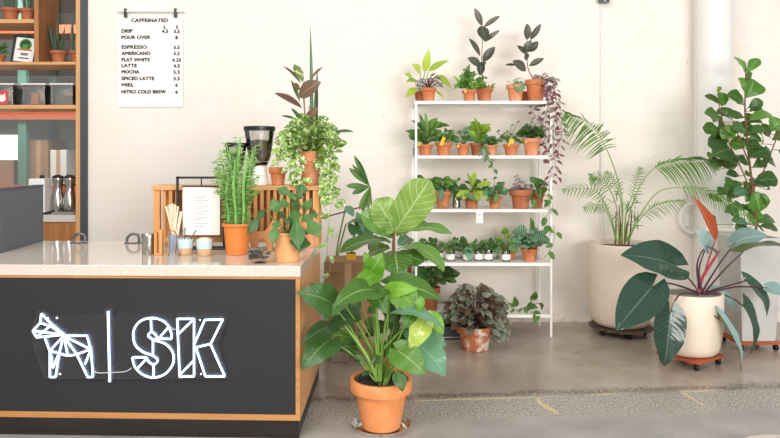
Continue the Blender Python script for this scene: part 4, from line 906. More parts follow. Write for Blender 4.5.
# lobed philodendron on the counter corner
l0 = onc(287.2, 261.3)
r, b = potted('potted_philodendron', 'glossy lobed-leaf plant in a peach clay pot at the front corner of the countertop', 'potted plant', l0, 14.4*l0.y/F, 29*l0.y/F, 'peach', rimh=.06, taper=.8)
f, s = MB(), MB(); D = l0.y
for bx, by, tx, ty, w, nn, dd, m in ((289, 203, 267, 210, 10, (0, -.9, .6), -.05, 0), (296, 199, 275, 188, 7, (0, -.8, .7), 0, 0), (298, 200, 304, 183, 8, (0, -1, .2), 0, 0), (264, 209, 245, 237, 6, (.5, -.8, .4), -.08, 0), (302, 205, 313, 207, 10, (0, -.8, .6), -.04, 0),
        (294, 207, 299, 255, 9, (.2, -1, .2), -.14, 1), (303, 214, 320, 240, 10, (.3, -.9, .4), -.08, 1), (278, 220, 273, 247, 7, (-.2, -1, .1), -.1, 0), (284, 212, 279, 219, 6, None, -.03, 0), (301, 228, 299, 255, 12, (.2, -1, .1), -.12, 1), (300, 203, 290, 206, 12, (0, -.7, .8), -.04, 0), (292, 217, 286, 225, 6, None, -.05, 0), (308, 216, 319, 215, 7, None, 0, 0)):
    B = P(bx, by, D-.02); f.leaf(B, P(tx, ty, D+dd), w*1.8*D/F, 'lobe', nn, .1, .12, m, 18, .03, nu=6); s.tube(bez(b, b*.4+B*.6+UP*.01, B, 6), .0028, 5)
finish(r, f, s, ['l_dark', 'l_dark'], 'stemd')
# pot behind
l0 = onc(311, 246.5)
r, b = potted('plant_pot', 'pinkish clay pot standing behind the peach pot on the countertop', 'plant pot', l0, 10.5*l0.y/F, 25*l0.y/F, 'terra2')
# silver succulents
l0 = onc(260, 263); sc = thing('succulent_clump', 'small clump of silvery succulents lying on the countertop front edge', 'succulent', l0)
f = MB()
for i in range(22):
    q = l0+V((R.uniform(-.055, .055), R.uniform(-.025, .03), R.uniform(.015, .06)))
    for j in range(11):
        a = j*2.4; d = V((math.cos(a), math.sin(a), .25+.08*j)).normalized(); f.leaf(q, q+d*.03, .016, 'obov', UP+rv(.2), .05, .2, 0, 4)
f.build('rosettes', 'l_succ', sc, angle=180)
k = MB(); k.lathe([(.03, 0), (.035, .003), (.02, .007), (.001, .009)], l0, 20, sq=.5); k.build('soil', 'soil', sc)
# carved wooden horse
l0 = onc(262, 251); hr = thing('wooden_horse', 'small bare wood horse figure behind the succulents, half hidden by leaves', 'figurine', l0)
def hp(x, z): return (x*.0058, z*.0058)
poly = [hp(*p) for p in ((-11, 0), (-6, 0), (-4, 9), (-1, 12), (3, 11.5), (5, 8), (6, 0), (11, 0), (11.5, 10), (12, 17), (16, 22), (21, 23), (22, 27), (17, 30), (14, 34), (11, 33), (7, 25), (2, 21), (-6, 21), (-11, 20), (-12, 14))]
k = MB(); k.prism(poly, lambda x, z, t: l0+V((x, -.022+t, z)), .044); k.build('body', 'carved', hr, bevel=.007, smooth=False)
# small pot on the stand
D = 4.6
r, b = potted('potted_sprig', 'small clay pot with a thin sprig on the slatted stand beside the grinder', 'potted plant', ((278-XV)*D/F, D, stz+.0006), 9.3*D/F, 17.5*D/F, 'terra', rimh=.34)
f, s = MB(), MB(); vine(f, s, [b, P(278, 158, D), P(284, 146, D)], .04, .05, .03, 'heart', 1); finish(r, f, s, ['l_vari'], 'stem')
# pothos + bronze rubber plant + snake plant leaf
D = 4.6; l0 = V(((310.5-XV)*D/F, D, stz+.0006))
r, b = potted('potted_pothos', 'cream-variegated pothos with bronze leaves and one tall blade leaf on the slatted stand', 'potted plant', l0, 12.8*D/F, 33.5*D/F, 'terra2', rimh=.3, taper=.72)
f, s = MB(), MB()
bush(f, s, b+V((0, 0, -.01)), 210, .22, .27, .075, .062, 'heart', 1, .3, .22, hmin=.3, flat=.8, nt=5, gain=1)
for pts in ([(322, 150), (329, 160), (331, 190), (333, 205)], [(318, 152), (325, 168), (327, 192), (325, 205)], [(324, 150), (334, 165), (330, 185), (337, 200)], [(300, 152), (296, 160), (302, 175), (299, 188)], [(301, 152), (294, 166), (296, 182)], [(300, 150), (290, 158), (291, 178)], [(325, 155), (332, 172), (328, 196)],
            [(295, 148), (282, 152), (278, 165)], [(321, 152), (322, 165), (330, 178), (335, 192)], [(294, 145), (285, 138), (280, 150)]): vine(f, s, [P(x, y, D-.04 if i == 0 else D-.13) for i, (x, y) in enumerate(pts)], .032, .06, .046, 'heart', 1, nt=5)
vine(f, s, [P(322, 200, D-.13), P(328, 220, D-.2), P(327, 250, D-.2), P(330, 262, D-.2), P(329, 285, D-.2)], .085, .042, .032, 'heart', 1); vine(f, s, [P(331, 200, D-.13), P(329, 230, D-.18), P(324, 245, D-.18)], .09, .042, .03, 'heart', 1)
finish(r, f, s, ['l_vari'], 'stem')
f, s = MB(), MB(); s.tube(smoothpath([b, P(306, 125, D), P(304, 100, D), P(304, 82, D)]), .006, 8)
for bx, by, tx, ty, w, m, dd, nn in ((299, 97, 321, 82, 17, 0, -.08, (-.2, -1, .3)), (302, 108, 274.5, 93, 9, 1, -.05, (.2, -.8, .6)), (301, 84, 283, 66, 5, 1, 0, (.5, -.6, .5)), (303, 82, 294, 64, 9, 2, .02, (.2, -1, .1)), (300, 90, 292, 84, 8, 0, -.03, None), (311, 79, 323, 67, 3.5, 0, 0, None), (306, 122, 318, 107, 9, 0, -.06, (0, -1, .2)), (308, 113, 312, 105, 6, 0, -.06, None), (298, 121, 281, 116, 4.5, 3, -.03, (0, -.6, .8)), (301, 120, 291, 108, 4, 3, 0, None), (332, 134, 354, 132, 7, 3, -.02, (0, -.5, .9)), (300, 102, 291, 80, 4, 3, .05, None)):
    f.leaf(P(bx, by, D), P(tx, ty, D+dd), w*D/F, 'ellipse', nn, .08, .18, m, 9)
s.tube(bez(b, P(325, 135, D), P(332, 134, D)), .003, 5)
finish(r, f, s, ['l_tineke', 'l_tinedge', 'l_tinyel', 'l_deep'], 'woodystem', 'rubber_leaves', 'trunk')
f = MB(); f.leaf(b+V((.0, .02, 0)), P(310, 22, D+.02), .026, 'blade', (.5, -1, 0), .015, .5, 0, 14); f.leaf(b+V((.03, .02, 0)), P(317.5, 68, D+.05), .034, 'blade', (-.3, -1, 0), .01, .4, 0, 12); f.build('blade_leaves', 'l_snake', r, angle=180)

# ------------------------------------------------------------------ middle: boxes, fiddle-leaf fig, palm behind the counter end
cb = thing('cardboard_box', 'tall brown cardboard box on the floor behind the counter end', 'box', P(348, 340, 5.45))
a, c = xx(324, 5.3), xx(372, 5.3); zt_ = H-(262-YV)*5.3/F
rbox('carton', (a, 5.3, .0006), (c, 5.65, zt_), 'card', cb, .004); rbox('flap', (a-.002, 5.24, zt_-.07), (a+.12, 5.298, zt_-.066), 'card', cb, 0)
rbox('tape', ((a+c)/2-.025, 5.2985, .2), ((a+c)/2+.025, 5.2998, zt_-.01), 'kraft', cb, 0)
yb = thing('yellow_packet', 'small yellow packet on top of the tall cardboard box', 'packet', P(350, 262, 5.4))
rbox('packet_body', P(346, 261.9, 5.4)+V((0, 0, .0)), P(356, 254, 5.4)+V((0, .06, 0)), 'yellow', yb, .004); rbox('packet_seal', P(346.5, 253.9, 5.42), P(355.5, 252.5, 5.42)+V((0, .02, 0)), 'ink', yb, .001)
wb = thing('wooden_block', 'pale weathered wooden block on the floor in front of the cardboard box', 'block', P(339.5, 357, 5.15))
rbox('block', P(331, 357, 5.1)*1+V((0, 0, 0)), V((P(349, 357, 5.1).x, 5.26, P(339, 333, 5.1).z)), 'greywood', wb, .006)
for o in wb.children:
    mz = min(v.co.z for v in o.data.vertices)+wb.location.z
    for v in o.data.vertices: v.co.z -= mz*(1 if v.co.z+wb.location.z-mz < 1e-4 else 0)
bb_ = thing('upright_board', 'narrow brown board standing against the wall left of the white stand', 'board', P(411, 325, 6.28))
rbox('board', (xx(407.5, 6.28), 6.27, .0006), (xx(411.5, 6.28), 6.30, H-(238-YV)*6.28/F), 'brownwood', bb_, .002)
# fiddle leaf fig
D = 4.55
l0 = V(((393-XV)*D/F, D, .0006))
r, b = potted('potted_fiddle_leaf_fig', 'fiddle-leaf fig with one huge pale upright leaf behind the front clay pot', 'potted plant', l0, .15, .26, 'terra')
f, s = MB(), MB(); tr_ = smoothpath([b, P(391, 300, D), P(393, 265, D), P(394, 230, D)]); s.tube(tr_, [.012]*(len(tr_)-4)+[.011, .01, .009, .008], 10)
for bx, by, tx, ty, w, m, dd, nn, bd, sh_ in (
    (394, 233, 430, 180, 36, 1, -.16, (-.1, -1, .1), .04, 'fiddle'), (394, 232, 376, 199, 31, 1, -.1, (.25, -1, .2), .06, 'fiddle'), (391, 234, 361, 213, 21, 0, -.12, (-.35, -.9, .5), .1, 'fiddle'), (396, 234, 426, 222, 13, 0, .05, (0, -.5, .9), .1, 'fiddle'), (396, 236, 452, 234, 16, 0, -.1, (-.1, -.45, .9), .16, 'fiddle'),
    (391, 242, 340, 253, 19, 0, -.15, (-.1, -.5, .9), .14, 'fiddle'), (394, 252, 398, 274, 31, 0, -.3, (0, -.85, .55), .1, 'fiddle'), (396, 250, 444, 271, 22, 0, -.2, (.4, -.5, .8), .22, 'fiddle'), (390, 248, 366, 258, 20, 0, .1, (0, -.6, .8), .1, 'fiddle'), (398, 246, 411, 238, 14, 2, .15, None, .1, 'fiddle'), (392, 238, 372, 222, 16, 0, .18, None, .1, 'fiddle'), (398, 256, 424, 262, 22, 0, -.1, (0, -.7, .7), .1, 'fiddle')):
    f.leaf(P(bx, by, D), P(tx, ty, D+dd), w*D/F, sh_, nn, bd, .16, m, 18, .05, nu=6)
finish(r, f, s, ['l_fiddle', 'l_fiddlepale', 'l_blue'], 'bark', sn='trunk')
# fan palm + split blue leaf plant, standing left of it
D = 5.86
l0 = V(((363-XV)*5.88/F, 5.88, .0006))
r, b = potted('potted_fan_palm', 'lean fan palm with one ragged hanging leaf above the fig, left of the white stand', 'potted plant', l0, .095, .2, 'terra3')
f, s = MB(), MB(); s.tube(smoothpath([b, P(368, 270, D), P(372, 225, D), P(370, 187, D)]), .006, 8); s.tube([P(318, 219, D-.3), P(340, 213, D-.18), P(361, 207, D)], .006, 8); s.tube(smoothpath([P(361, 207, D), P(367, 222, D), P(369, 250, D)]), .006, 8)
for tx, ty, w in ((354, 155, 5), (357, 158, 4.5), (349, 168, 6), (352, 164, 4), (346, 186, 6), (352, 194, 6), (355, 189, 5), (359, 210, 5), (363, 212, 5), (368, 211, 4)): f.leaf(P(370, 186.5, D), P(tx, ty, D-.06), w*D/F, 'obov', (-.2, -1, .2), .06, .25, R.randrange(2), 8)
finish(r, f, s, ['l_palm', 'l_mid'], 'bark')
D = 5.72
l0 = V(((338-XV)*5.85/F, 5.85, .0006))
r, b = potted('potted_monstera', 'tall plant with blue-green split leaves on long stalks beside the cardboard box', 'potted plant', l0, .095, .18, 'terra')
f, s = MB(), MB()
for bx, by, tx, ty, w, m, nn in ((356, 226, 378, 246, 22, 0, (0, -.9, .5)), (346, 224, 371, 219, 9, 1, (0, -.4, .9)), (357, 212, 364, 234, 7, 0, (.3, -1, .2)), (346, 206, 354, 217, 9, 0, None), (374, 243, 384, 254, 14, 0, None), (352, 262, 342, 270, 10, 1, None)):
    B = P(bx, by, D); f.leaf(B, P(tx, ty, D-.1), w*D/F, 'split' if w > 12 else 'lance', nn, .06, .12, m, 10); s.tube(smoothpath([b, b.lerp(B, .5)+V((-.05 if bx < 350 else .02, 0, .03)), B]), .0065, 8)
finish(r, f, s, ['l_blue', 'l_fiddle'], 'stem', sn='stalks')

# ------------------------------------------------------------------ front clay pot with big mixed leaves
D = 3.87; l0 = V(((381-XV)*D/F, D, .012))
r, b = potted('potted_monstera', 'large leafy plant in the new orange clay pot on a clear saucer in front', 'potted plant', l0, 31*D/F, .268, 'bigterra', rimh=.25, taper=.62)
k = MB(); k.lathe([(.10, -.0115), (.145, -.0115), (.165, .02), (.168, .02), (.147, -.0105)], l0, 40, cap0=True); k.build('saucer', 'saucer', r)
k = MB(); k.lathe([(.122, .2), (.134, .262), (.137, .264), (.130, .262), (.118, .235), (.1, .234)], l0, 40, cap0=False); k.build('nursery_pot', 'blackplastic', r)
f, s = MB(), MB()
Z = 3.8
HL = [ # base, tip, width px, shape, material, normal, dD(base), dD(tip)
 (331, 303, 301, 292, 29, 'heart', 1, (-.2, -.9, .5), -.1, -.22), (331, 301, 311, 281, 8, 'lance', 1, (.4, -.7, .5), -.05, 0), (374, 291, 336, 301, 27, 'heart', 0, (-.1, -.75, .65), -.1, -.3), (342, 302, 325, 318, 16, 'heart', 1, (-.2, -.8, .5), -.05, -.15), (344, 309, 362, 318, 14, 'heart', 2, (0, -.7, .7), .05, 0),
 (360, 320, 326, 326, 15, 'ellipse', 2, (0, -.55, .8), 0, -.1), (341, 328, 304, 338, 18, 'ellipse', 2, (0, -.6, .8), .0, -.2), (330, 340, 303, 366, 28, 'heart', 1, (-.2, -.95, .3), -.05, -.22), (393, 325, 365, 334, 15, 'ellipse', 2, (0, -.6, .75), .1, .05), (361, 336, 343, 345, 11, 'ellipse', 2, None, .1, .1),
 (398, 351, 425, 373, 26, 'heart', 0, (0, -.9, .5), -.15, -.25), (418, 345, 446, 374, 30, 'heart', 3, (.2, -.85, .6), -.05, -.15), (428, 336, 446, 345, 15, 'heart', 3, (.2, -.8, .6), .05, 0), (424, 317, 411, 350, 20, 'heart', 5, (.1, -1, .2), -.12, -.2), (430, 316, 444, 334, 14, 'heart', 4, (.3, -.9, .3), -.05, -.1), (398, 375, 403, 391, 12, 'heart', 1, (.1, -1, .3), -.2, -.24),
 (391, 286, 441, 296, 25, 'heart', 0, (-.1, -.7, .75), 0, -.1), (392, 284, 416, 274, 15, 'heart', 3, (.0, -.6, .8), .05, .05), (390, 290, 415, 289, 14, 'heart', 4, (0, -1, .3), -.05, -.15), (397, 291, 419, 313, 25, 'heart', 0, (.1, -.95, .35), -.05, -.2), (421, 296, 419, 313, 8, 'lance', 4, None, -.2, -.22), (388, 314, 444, 321, 15, 'ellipse', 3, (0, -.35, .95), -.15, -.25), (412, 312, 404, 328, 14, 'heart', 0, None, -.15, -.2),
 (370, 272, 382, 254, 17, 'heart', 4, (.2, -1, .2), 0, -.05), (372, 268, 364, 252, 10, 'heart', 4, (-.2, -1, .2), 0, 0), (378, 274, 384, 260, 10, 'heart', 4, None, 0, 0), (376, 275, 352, 291, 18, 'heart', 4, (-.2, -.8, .6), -.02, -.12), (374, 294, 386, 311, 18, 'heart', 0, (.1, -.95, .4), -.1, -.2), (362, 282, 386, 292, 14, 'heart', 3, None, .1, .05), (388, 298, 372, 309, 12, 'heart', 1, None, .08, .05), (402, 335, 385, 345, 13, 'heart', 1, None, .1, .1), (408, 331, 418, 343, 14, 'heart', 3, None, 0, 0), (402, 345, 408, 352, 8, 'heart', 1, None, 0, 0)]
for i, (bx, by, tx, ty, w, sh_, m, nn, d0, d1) in enumerate(HL):
    B = P(bx, by, D+d0); f.leaf(B, P(tx, ty, D+d1), w*1.12*D/F, sh_, nn, .13, .10, m, 14, .035, .16, nu=6)
    rt = None if i % 3 == 1 and by < 345 else b+V((R.uniform(-.025, .03), R.uniform(-.03, .04), 0)); rt and s.tube(bez(rt, rt.lerp(B, .35)+UP*(.10 if by < 330 else .14), B, 8), [.0048]*5+[.004, .0037, .0034, .003], 7)
for i in range(26):
    x, y = R.uniform(345, 412), R.uniform(282, 352); dd = R.uniform(.02, .16); B = P(x, y, D+dd); a = (x-380)/30
    T = B+V((a*.06+R.uniform(-.05, .05), -.04, R.uniform(-.09, .03))); f.leaf(B, T, R.uniform(.05, .085), 'heart', (R.uniform(-.4, .4), -.8, .6), .13, .1, R.choice((0, 1, 1, 2)), 10, .03, .1)
    if i % 3 == 0: s.tube(bez(b, b.lerp(B, .4)+UP*.08, B, 7), .003, 5)
for i in range(9):
    x, y = R.uniform(348, 402), R.uniform(348, 372); B = P(x, y, D+R.uniform(-.1, .05)); T = B+V((R.uniform(-.06, .06), -.03, R.uniform(-.05, .02))); f.leaf(B, T, .03, 'lance', None, .1, .15, R.choice((1, 2)), 7); s.tube(bez(b, b.lerp(B, .5)+UP*.03, B, 5), .002, 5)
for pts, rr_ in (([(377, 381), (370, 362), (356, 340), (342, 322), (337, 312)], .012), ([(376, 381), (378, 358), (392, 340), (409, 323)], .008), ([(379, 381), (381, 360), (385, 345)], .008), ([(374, 380), (362, 364), (349, 352), (333, 342)], .005), ([(380, 381), (376, 340), (376, 300), (375, 275)], .007), ([(381, 381), (383, 340), (390, 300)], .006)):
    pp = smoothpath([P(x, y, D-.03) for x, y in pts]); s.tube(pp, [rr_*(1-.5*i/len(pp)) for i in range(len(pp))], 8)
finish(r, f, s, ['l_mid', 'l_dark', 'l_deep', 'l_blue', 'l_bright', 'l_limevari'], 'stem', sn='stalks')

# ------------------------------------------------------------------ three big planters on the right
def caster(r, p, hgt=.05):
    k = MB(); q = V(p); k.tube([q+V((-.012, 0, .024)), q+V((.012, 0, .024))], .0235, 16); k.build('caster', 'rubber', r)
# round cream planter with palm
D = 5.95; l0 = V(((620.5-XV)*D/F, D, 0))
dl = thing('plant_dolly', 'dark round slatted dolly under the taller cream planter', 'dolly', l0)
Rr = 33*D/F
k = MB()
for i in range(-4, 5):
    y = i*.058; hw = math.sqrt(max(.001, (Rr*.90)**2-y*y)); k.box(l0+V((-hw, y-.025, .055)), l0+V((hw, y+.025, .072)))
k.build('slats', 'dollyd', dl, smooth=False)
k = MB(); k.box(l0+V((-.2, -.03, .049)), l0+V((.2, .03, .0548))); k.box(l0+V((-.12, -.2, .049)), l0+V((-.07, .2, .0548))); k.box(l0+V((.07, -.2, .049)), l0+V((.12, .2, .0548))); k.build('bearers', 'dollyd', dl, smooth=False)
for a in (20, 90, 160, 235, 305): caster(dl, l0+V((math.cos(math.radians(a))*.19, -abs(math.sin(math.radians(a)))*.2 if a < 180 else .19, .001)))
zr = H-(242.5-YV)*D/F
def cyl_planter(l0, Rr, z0, z1, round_):
    h = z1-z0
    return [(Rr*.62, 0), (Rr*.74, h*.02), (Rr*.84, h*.07), (Rr*.9, h*.15), (Rr*.955, h*.32), (Rr*.985, h*.6), (Rr, h*.985), (Rr*.992, h), (Rr*.93, h), (Rr*.92, h*.985), (Rr*.91, h*.85)]
z0 = .0725
pp = thing('potted_palm', 'feathery palm in the taller round cream planter near the wall', 'potted plant', l0+V((0, 0, z0)))
k = MB(); k.lathe(cyl_planter(l0, Rr, z0, zr, 1), l0+V((0, 0, z0)), 56); k.build('planter', 'cream', pp)
k = MB(); k.lathe([(.001, zr-.03), (Rr*.9, zr-.045)], l0, 40, cap0=False); k.build('soil', 'soil', pp)
f, s, bk = MB(), MB(), MB()
def frond(pts, ll, n=22, w=.012, start=.35, droop=.5, dd=0):
    p = smoothpath(pts, 10); N = len(p); s.tube(p, [.005*(1-.75*i/N)+.0008 for i in range(N)], 6)
    for i in range(n):
        t = start+(1-start)*(i+.5)/n; x = t*(N-1); a = int(x); q = p[a].lerp(p[min(a+1, N-1)], x-a); dr = (p[min(a+1, N-1)]-p[max(a-1, 0)]).normalized()
        side = dr.cross(FRONT+UP*.3).normalized(); tt = (t-start)/(1-start); l = ll*(.55+.75*math.sin(math.pi*min(1, tt*.9+.1)))*(1-.4*tt)
        for sg_ in (-1, 1):
            d = (side*sg_+dr*(.55+.7*tt)+V((0, -.25, 0))+rv(.08)).normalized(); tip = q+d*l-UP*(droop*l*R.uniform(.7, 1.2))
            f.leaf(q, tip, w, 'needle', FRONT*.7+UP*.6, .1, .25, R.randrange(2), 5, nu=2)
Pm = lambda pts, d0, d1: [P(x, y, d0+(d1-d0)*i/(len(pts)-1)) for i, (x, y) in enumerate(pts)]
frond(Pm([(621, 242), (622, 200), (610, 157), (592, 126), (566, 113)], 5.95, 5.75), .21, 26, .015, .55, .75)
frond(Pm([(626, 242), (632, 205), (650, 172), (678, 160), (714, 160)], 5.95, 5.8), .17, 26, .017, .55, .8)
frond(Pm([(626, 242), (640, 215), (662, 190), (700, 190), (728, 202), (756, 222)], 5.95, 5.45), .10, 26, .011, .5, .55)
frond(Pm([(628, 242), (638, 222), (655, 206), (684, 200)], 5.95, 5.75), .10, 16, .010, .45, .6)
frond(Pm([(619, 242), (616, 205), (603, 180), (590, 176)], 5.95, 5.8), .11, 16, .01, .5, .4)
frond(Pm([(617, 242), (610, 215), (594, 190), (563, 190)], 5.95, 5.75), .1, 14, .01, .5, .35)
frond(Pm([(616, 242), (611, 222), (601, 205), (584, 208)], 5.95, 5.8), .09, 12, .009, .5, .35)
frond(Pm([(624, 242), (626, 215), (634, 190), (640, 168)], 5.95, 6.05), .09, 12, .011, .55, .3)
frond(Pm([(622, 242), (622, 210), (616, 185), (606, 172)], 5.95, 6.02), .08, 12, .01, .5, .3)
for i in range(40): x = R.uniform(611, 640); q = P(x, R.uniform(195, 228), 5.9+R.uniform(-.08, .08)); f.leaf(q, q+V((R.uniform(-.09, .11), -.03, R.uniform(-.06, .12))), .011, 'needle', None, m=R.randrange(2), nt=4, nu=2)
f.build('fronds', ['l_palm', 'l_mid'], pp, angle=180); s.build('frond_stalks', 'stem', pp)
for x0, x1, y1 in ((615, 616, 212), (619, 620, 220), (624, 627, 222), (628, 632, 210), (622, 619, 205)): bk.tube([V(((x0-XV)*5.95/F, 5.95, zr-.05)), P((x0+x1)/2+.5, 230, 5.95), P(x1, y1, 5.94)], [.008, .007, .004], 7)
bk.build('canes', 'bark', pp)
k = MB(); k.lathe([(.02, 0), (.026, .012), (.015, .026), (.001, .03)], l0+V((.09, -.19, zr-.036)), 14); k.build('yellow_ball', 'yellow', pp)
# front cream planter with philodendron
D = 5.1; l0 = V(((689.8-XV)*D/F, D, 0)); Rr = 31*D/F
dl = thing('plant_dolly', 'square red-stained wooden dolly under the shorter cream planter', 'dolly', l0)
X = Matrix.Translation(l0) @ Matrix.Rotation(math.radians(33), 4, 'Z')
k = MB(); e = .165
for i in (-1, 1): k.box((-e, i*(e-.035)-.035, .052), (e, i*(e-.035)+.035, .074), 0, X)
for i in (-1, 0, 1): k.box((i*(e-.035)-.035, -e+.0705, .0521), (i*(e-.035)+.035, e-.0705, .0739), 0, X)
k.build('slats', 'dolly', dl, smooth=False)
for a in (-1, 1):
    for b_ in (-1, 1): caster(dl, X @ V((a*(e-.03), b_*(e-.03), .001)))
z0 = .0745; zr = H-(291.5-YV)*D/F
ph = thing('potted_philodendron', 'large philodendron with dark drooping leaves in the shorter cream planter', 'potted plant', l0+V((0, 0, z0)))
k = MB(); k.lathe(cyl_planter(l0, Rr, z0, zr, 1), l0+V((0, 0, z0)), 56); k.build('planter', 'cream', ph)
k = MB(); k.lathe([(.001, zr-.012), (Rr*.915, zr-.022)], l0, 40, cap0=False); k.build('gravel', 'gravel', ph)
root = V((l0.x+.07, l0.y-.03, zr-.015))
def bigleaf(bx, by, bd, tx, ty, td, w, m, nn, via=None, bend=.1, fold=.15, curl=0, shape='heart', pm='maroon', lab=None, pr=.0075):
    B = P(bx, by, D+bd); k = MB(); k.leaf(B, P(tx, ty, D+td), w*D/F, shape, nn, bend, fold, 0, 16, .02, curl, nu=8)
    lf = k.build('leaf', m, ph, angle=180)
    if lab: lf['label'] = lab
    k = MB(); pts = [root+V((R.uniform(-.02, .02), R.uniform(-.02, .02), 0))]+([P(x, y, D+d) for x, y, d in via] if via else [])+[B]; pts = smoothpath(pts, 8)
    k.tube(pts, [pr*(1-.4*i/len(pts)) for i in range(len(pts))], 8); k.build('petiole', pm, lf)
bigleaf(675, 266, -.05, 621, 255, -.2, 40, 'l_philo', (-.05, -.85, .55), [(690, 280, 0)], .08, .22)
bigleaf(652, 287, -.22, 616, 330, -.38, 39, 'l_philo', (-.3, -.9, .35), [(680, 286, -.1), (665, 283, -.18)], .06, .15)
bigleaf(670, 314, -.3, 664, 366, -.33, 31, 'l_philo', (.0, -1, .15), [(684, 293, -.2), (676, 299, -.26)], .05, .12)
bigleaf(719, 319, -.22, 740, 373, -.24, 17, 'l_philoglare', (.75, -.6, .35), [(704, 305, -.15), (712, 314, -.2)], .12, .35)
bigleaf(743, 306, -.1, 748, 357, -.12, 21, 'l_philo', (.7, -.7, .2), [(715, 293, -.05), (732, 298, -.1)], .14, .3)
bigleaf(745, 281, .1, 766, 318, .05, 17, 'l_philo', (.5, -.8, .35), [(720, 288, .05)], .2, .25)
bigleaf(767, 288, 0, 785, 296, -.05, 16, 'l_philoglare', (.1, -.8, .6), [(735, 287, .0)], .2, .2)
bigleaf(743, 252, .02, 800, 254, -.15, 26, 'l_philo', (.0, .35, .95), [(724, 270, 0)], .16, .15)
bigleaf(735, 243, .12, 768, 236, -.02, 24, 'l_philoglare', (-.1, -.75, .65), [(718, 266, .05)], .14, .15)
bigleaf(707, 247, -.02, 695, 229, -.12, 15, 'l_philoglare', (-.3, -.8, .5), [(697, 268, -.02), (701, 253, -.02)], .12, .2)
bigleaf(706, 247, 0, 718, 256, -.15, 9, 'l_philo', (.3, -.7, .5), [(699, 270, 0)], .1, .2)
bigleaf(712, 291, .1, 737, 310, .0, 17, 'l_philoglare', (.2, -.7, .7), None, .15, .15)
bigleaf(715, 241, 0, 692.5, 196, -.02, 11, 'l_red', (.2, -1, .1), [(708, 262, 0)], .06, .9, shape='lance', pm='redstem', lab='rolled orange-red new leaf')
k = MB(); k.tube(smoothpath([root, P(700, 282, D), P(720, 250, D+.02)]), [.014, .012]+[.01]*9+[.006]*2, 8); k.tube(smoothpath([root, P(699, 284, D), P(706, 272, D)]), .01, 8); k.build('crown', 'redstem', ph)
# square grey planter with fiddle leaf fig
Df = 5.36; x0b, x1b = (742-XV)*Df/F, (773-XV)*Df/F; x0t, x1t = (741-XV)*Df/F, (785-XV)*Df/F
xc = (x0t+x1t)/2; dl = thing('plant_dolly', 'red-stained wooden dolly with black casters under the grey square planter', 'dolly', (xc, 5.55, 0))
wt = (x1t-x0t)/2; wbm = .13
X = Matrix.Translation(V((xc, 5.56, 0)))
k = MB(); e = .165
for i in (-1, 1): k.box((-e, i*(e-.035)-.035, .052), (e, i*(e-.035)+.035, .072), 0, X)
for i in (-1, 0, 1): k.box((i*(e-.035)-.035, -e+.0705, .0521), (i*(e-.035)+.035, e-.0705, .0719), 0, X)
k.build('slats', 'dolly', dl, smooth=False)
for a in (-1, 1):
    for b_ in (-1, 1): caster(dl, X @ V((a*(e-.03), b_*(e-.03), .001)))
ztp = H-(238.5-YV)*Df/F
fg = thing('potted_fiddle_leaf_fig', 'tall fiddle-leaf fig in the grey square tapered planter at far right', 'potted plant', (xc, 5.56, .0725))
def ring(w, z): return [V((xc-w, 5.56-w*1.12, z)), V((xc+w, 5.56-w*1.12, z)), V((xc+w, 5.56+w*1.12, z)), V((xc-w, 5.56+w*1.12, z))]
rs = [(wbm, .0725), (wt, ztp), (wt-.018, ztp), (wt-.022, ztp-.06)]
vs = [v for w, z in rs for v in ring(w, z)]
k = MB(); k.add(vs, [(3, 2, 1, 0)]+[(i*4+j, i*4+(j+1) % 4, i*4+4+(j+1) % 4, i*4+4+j) for i in range(3) for j in range(4)]); k.build('planter', 'greyp', fg, bevel=.006, smooth=False)
k = MB(); k.add(ring(wt-.023, ztp-.05), [(0, 1, 2, 3)]); k.build('soil', 'soil', fg, smooth=False)
f, s = MB(), MB(); D = 5.56
trunks = [[(757, 243), (754, 200), (748, 150), (745, 110), (746, 68)], [(754, 200), (742, 170), (728, 140), (718, 100)], [(752, 190), (764, 170), (776, 140), (786, 120)], [(748, 160), (740, 140), (733, 120)]]
paths = []
for i, tt in enumerate(trunks):
    pp_ = smoothpath([P(x, y, D-.04*j*(i > 0)) for j, (x, y) in enumerate(tt)]); paths.append(pp_); s.tube(pp_, [.011*(1-.6*q/len(pp_)) if i == 0 else .006*(1-.4*q/len(pp_)) for q in range(len(pp_))], 8)
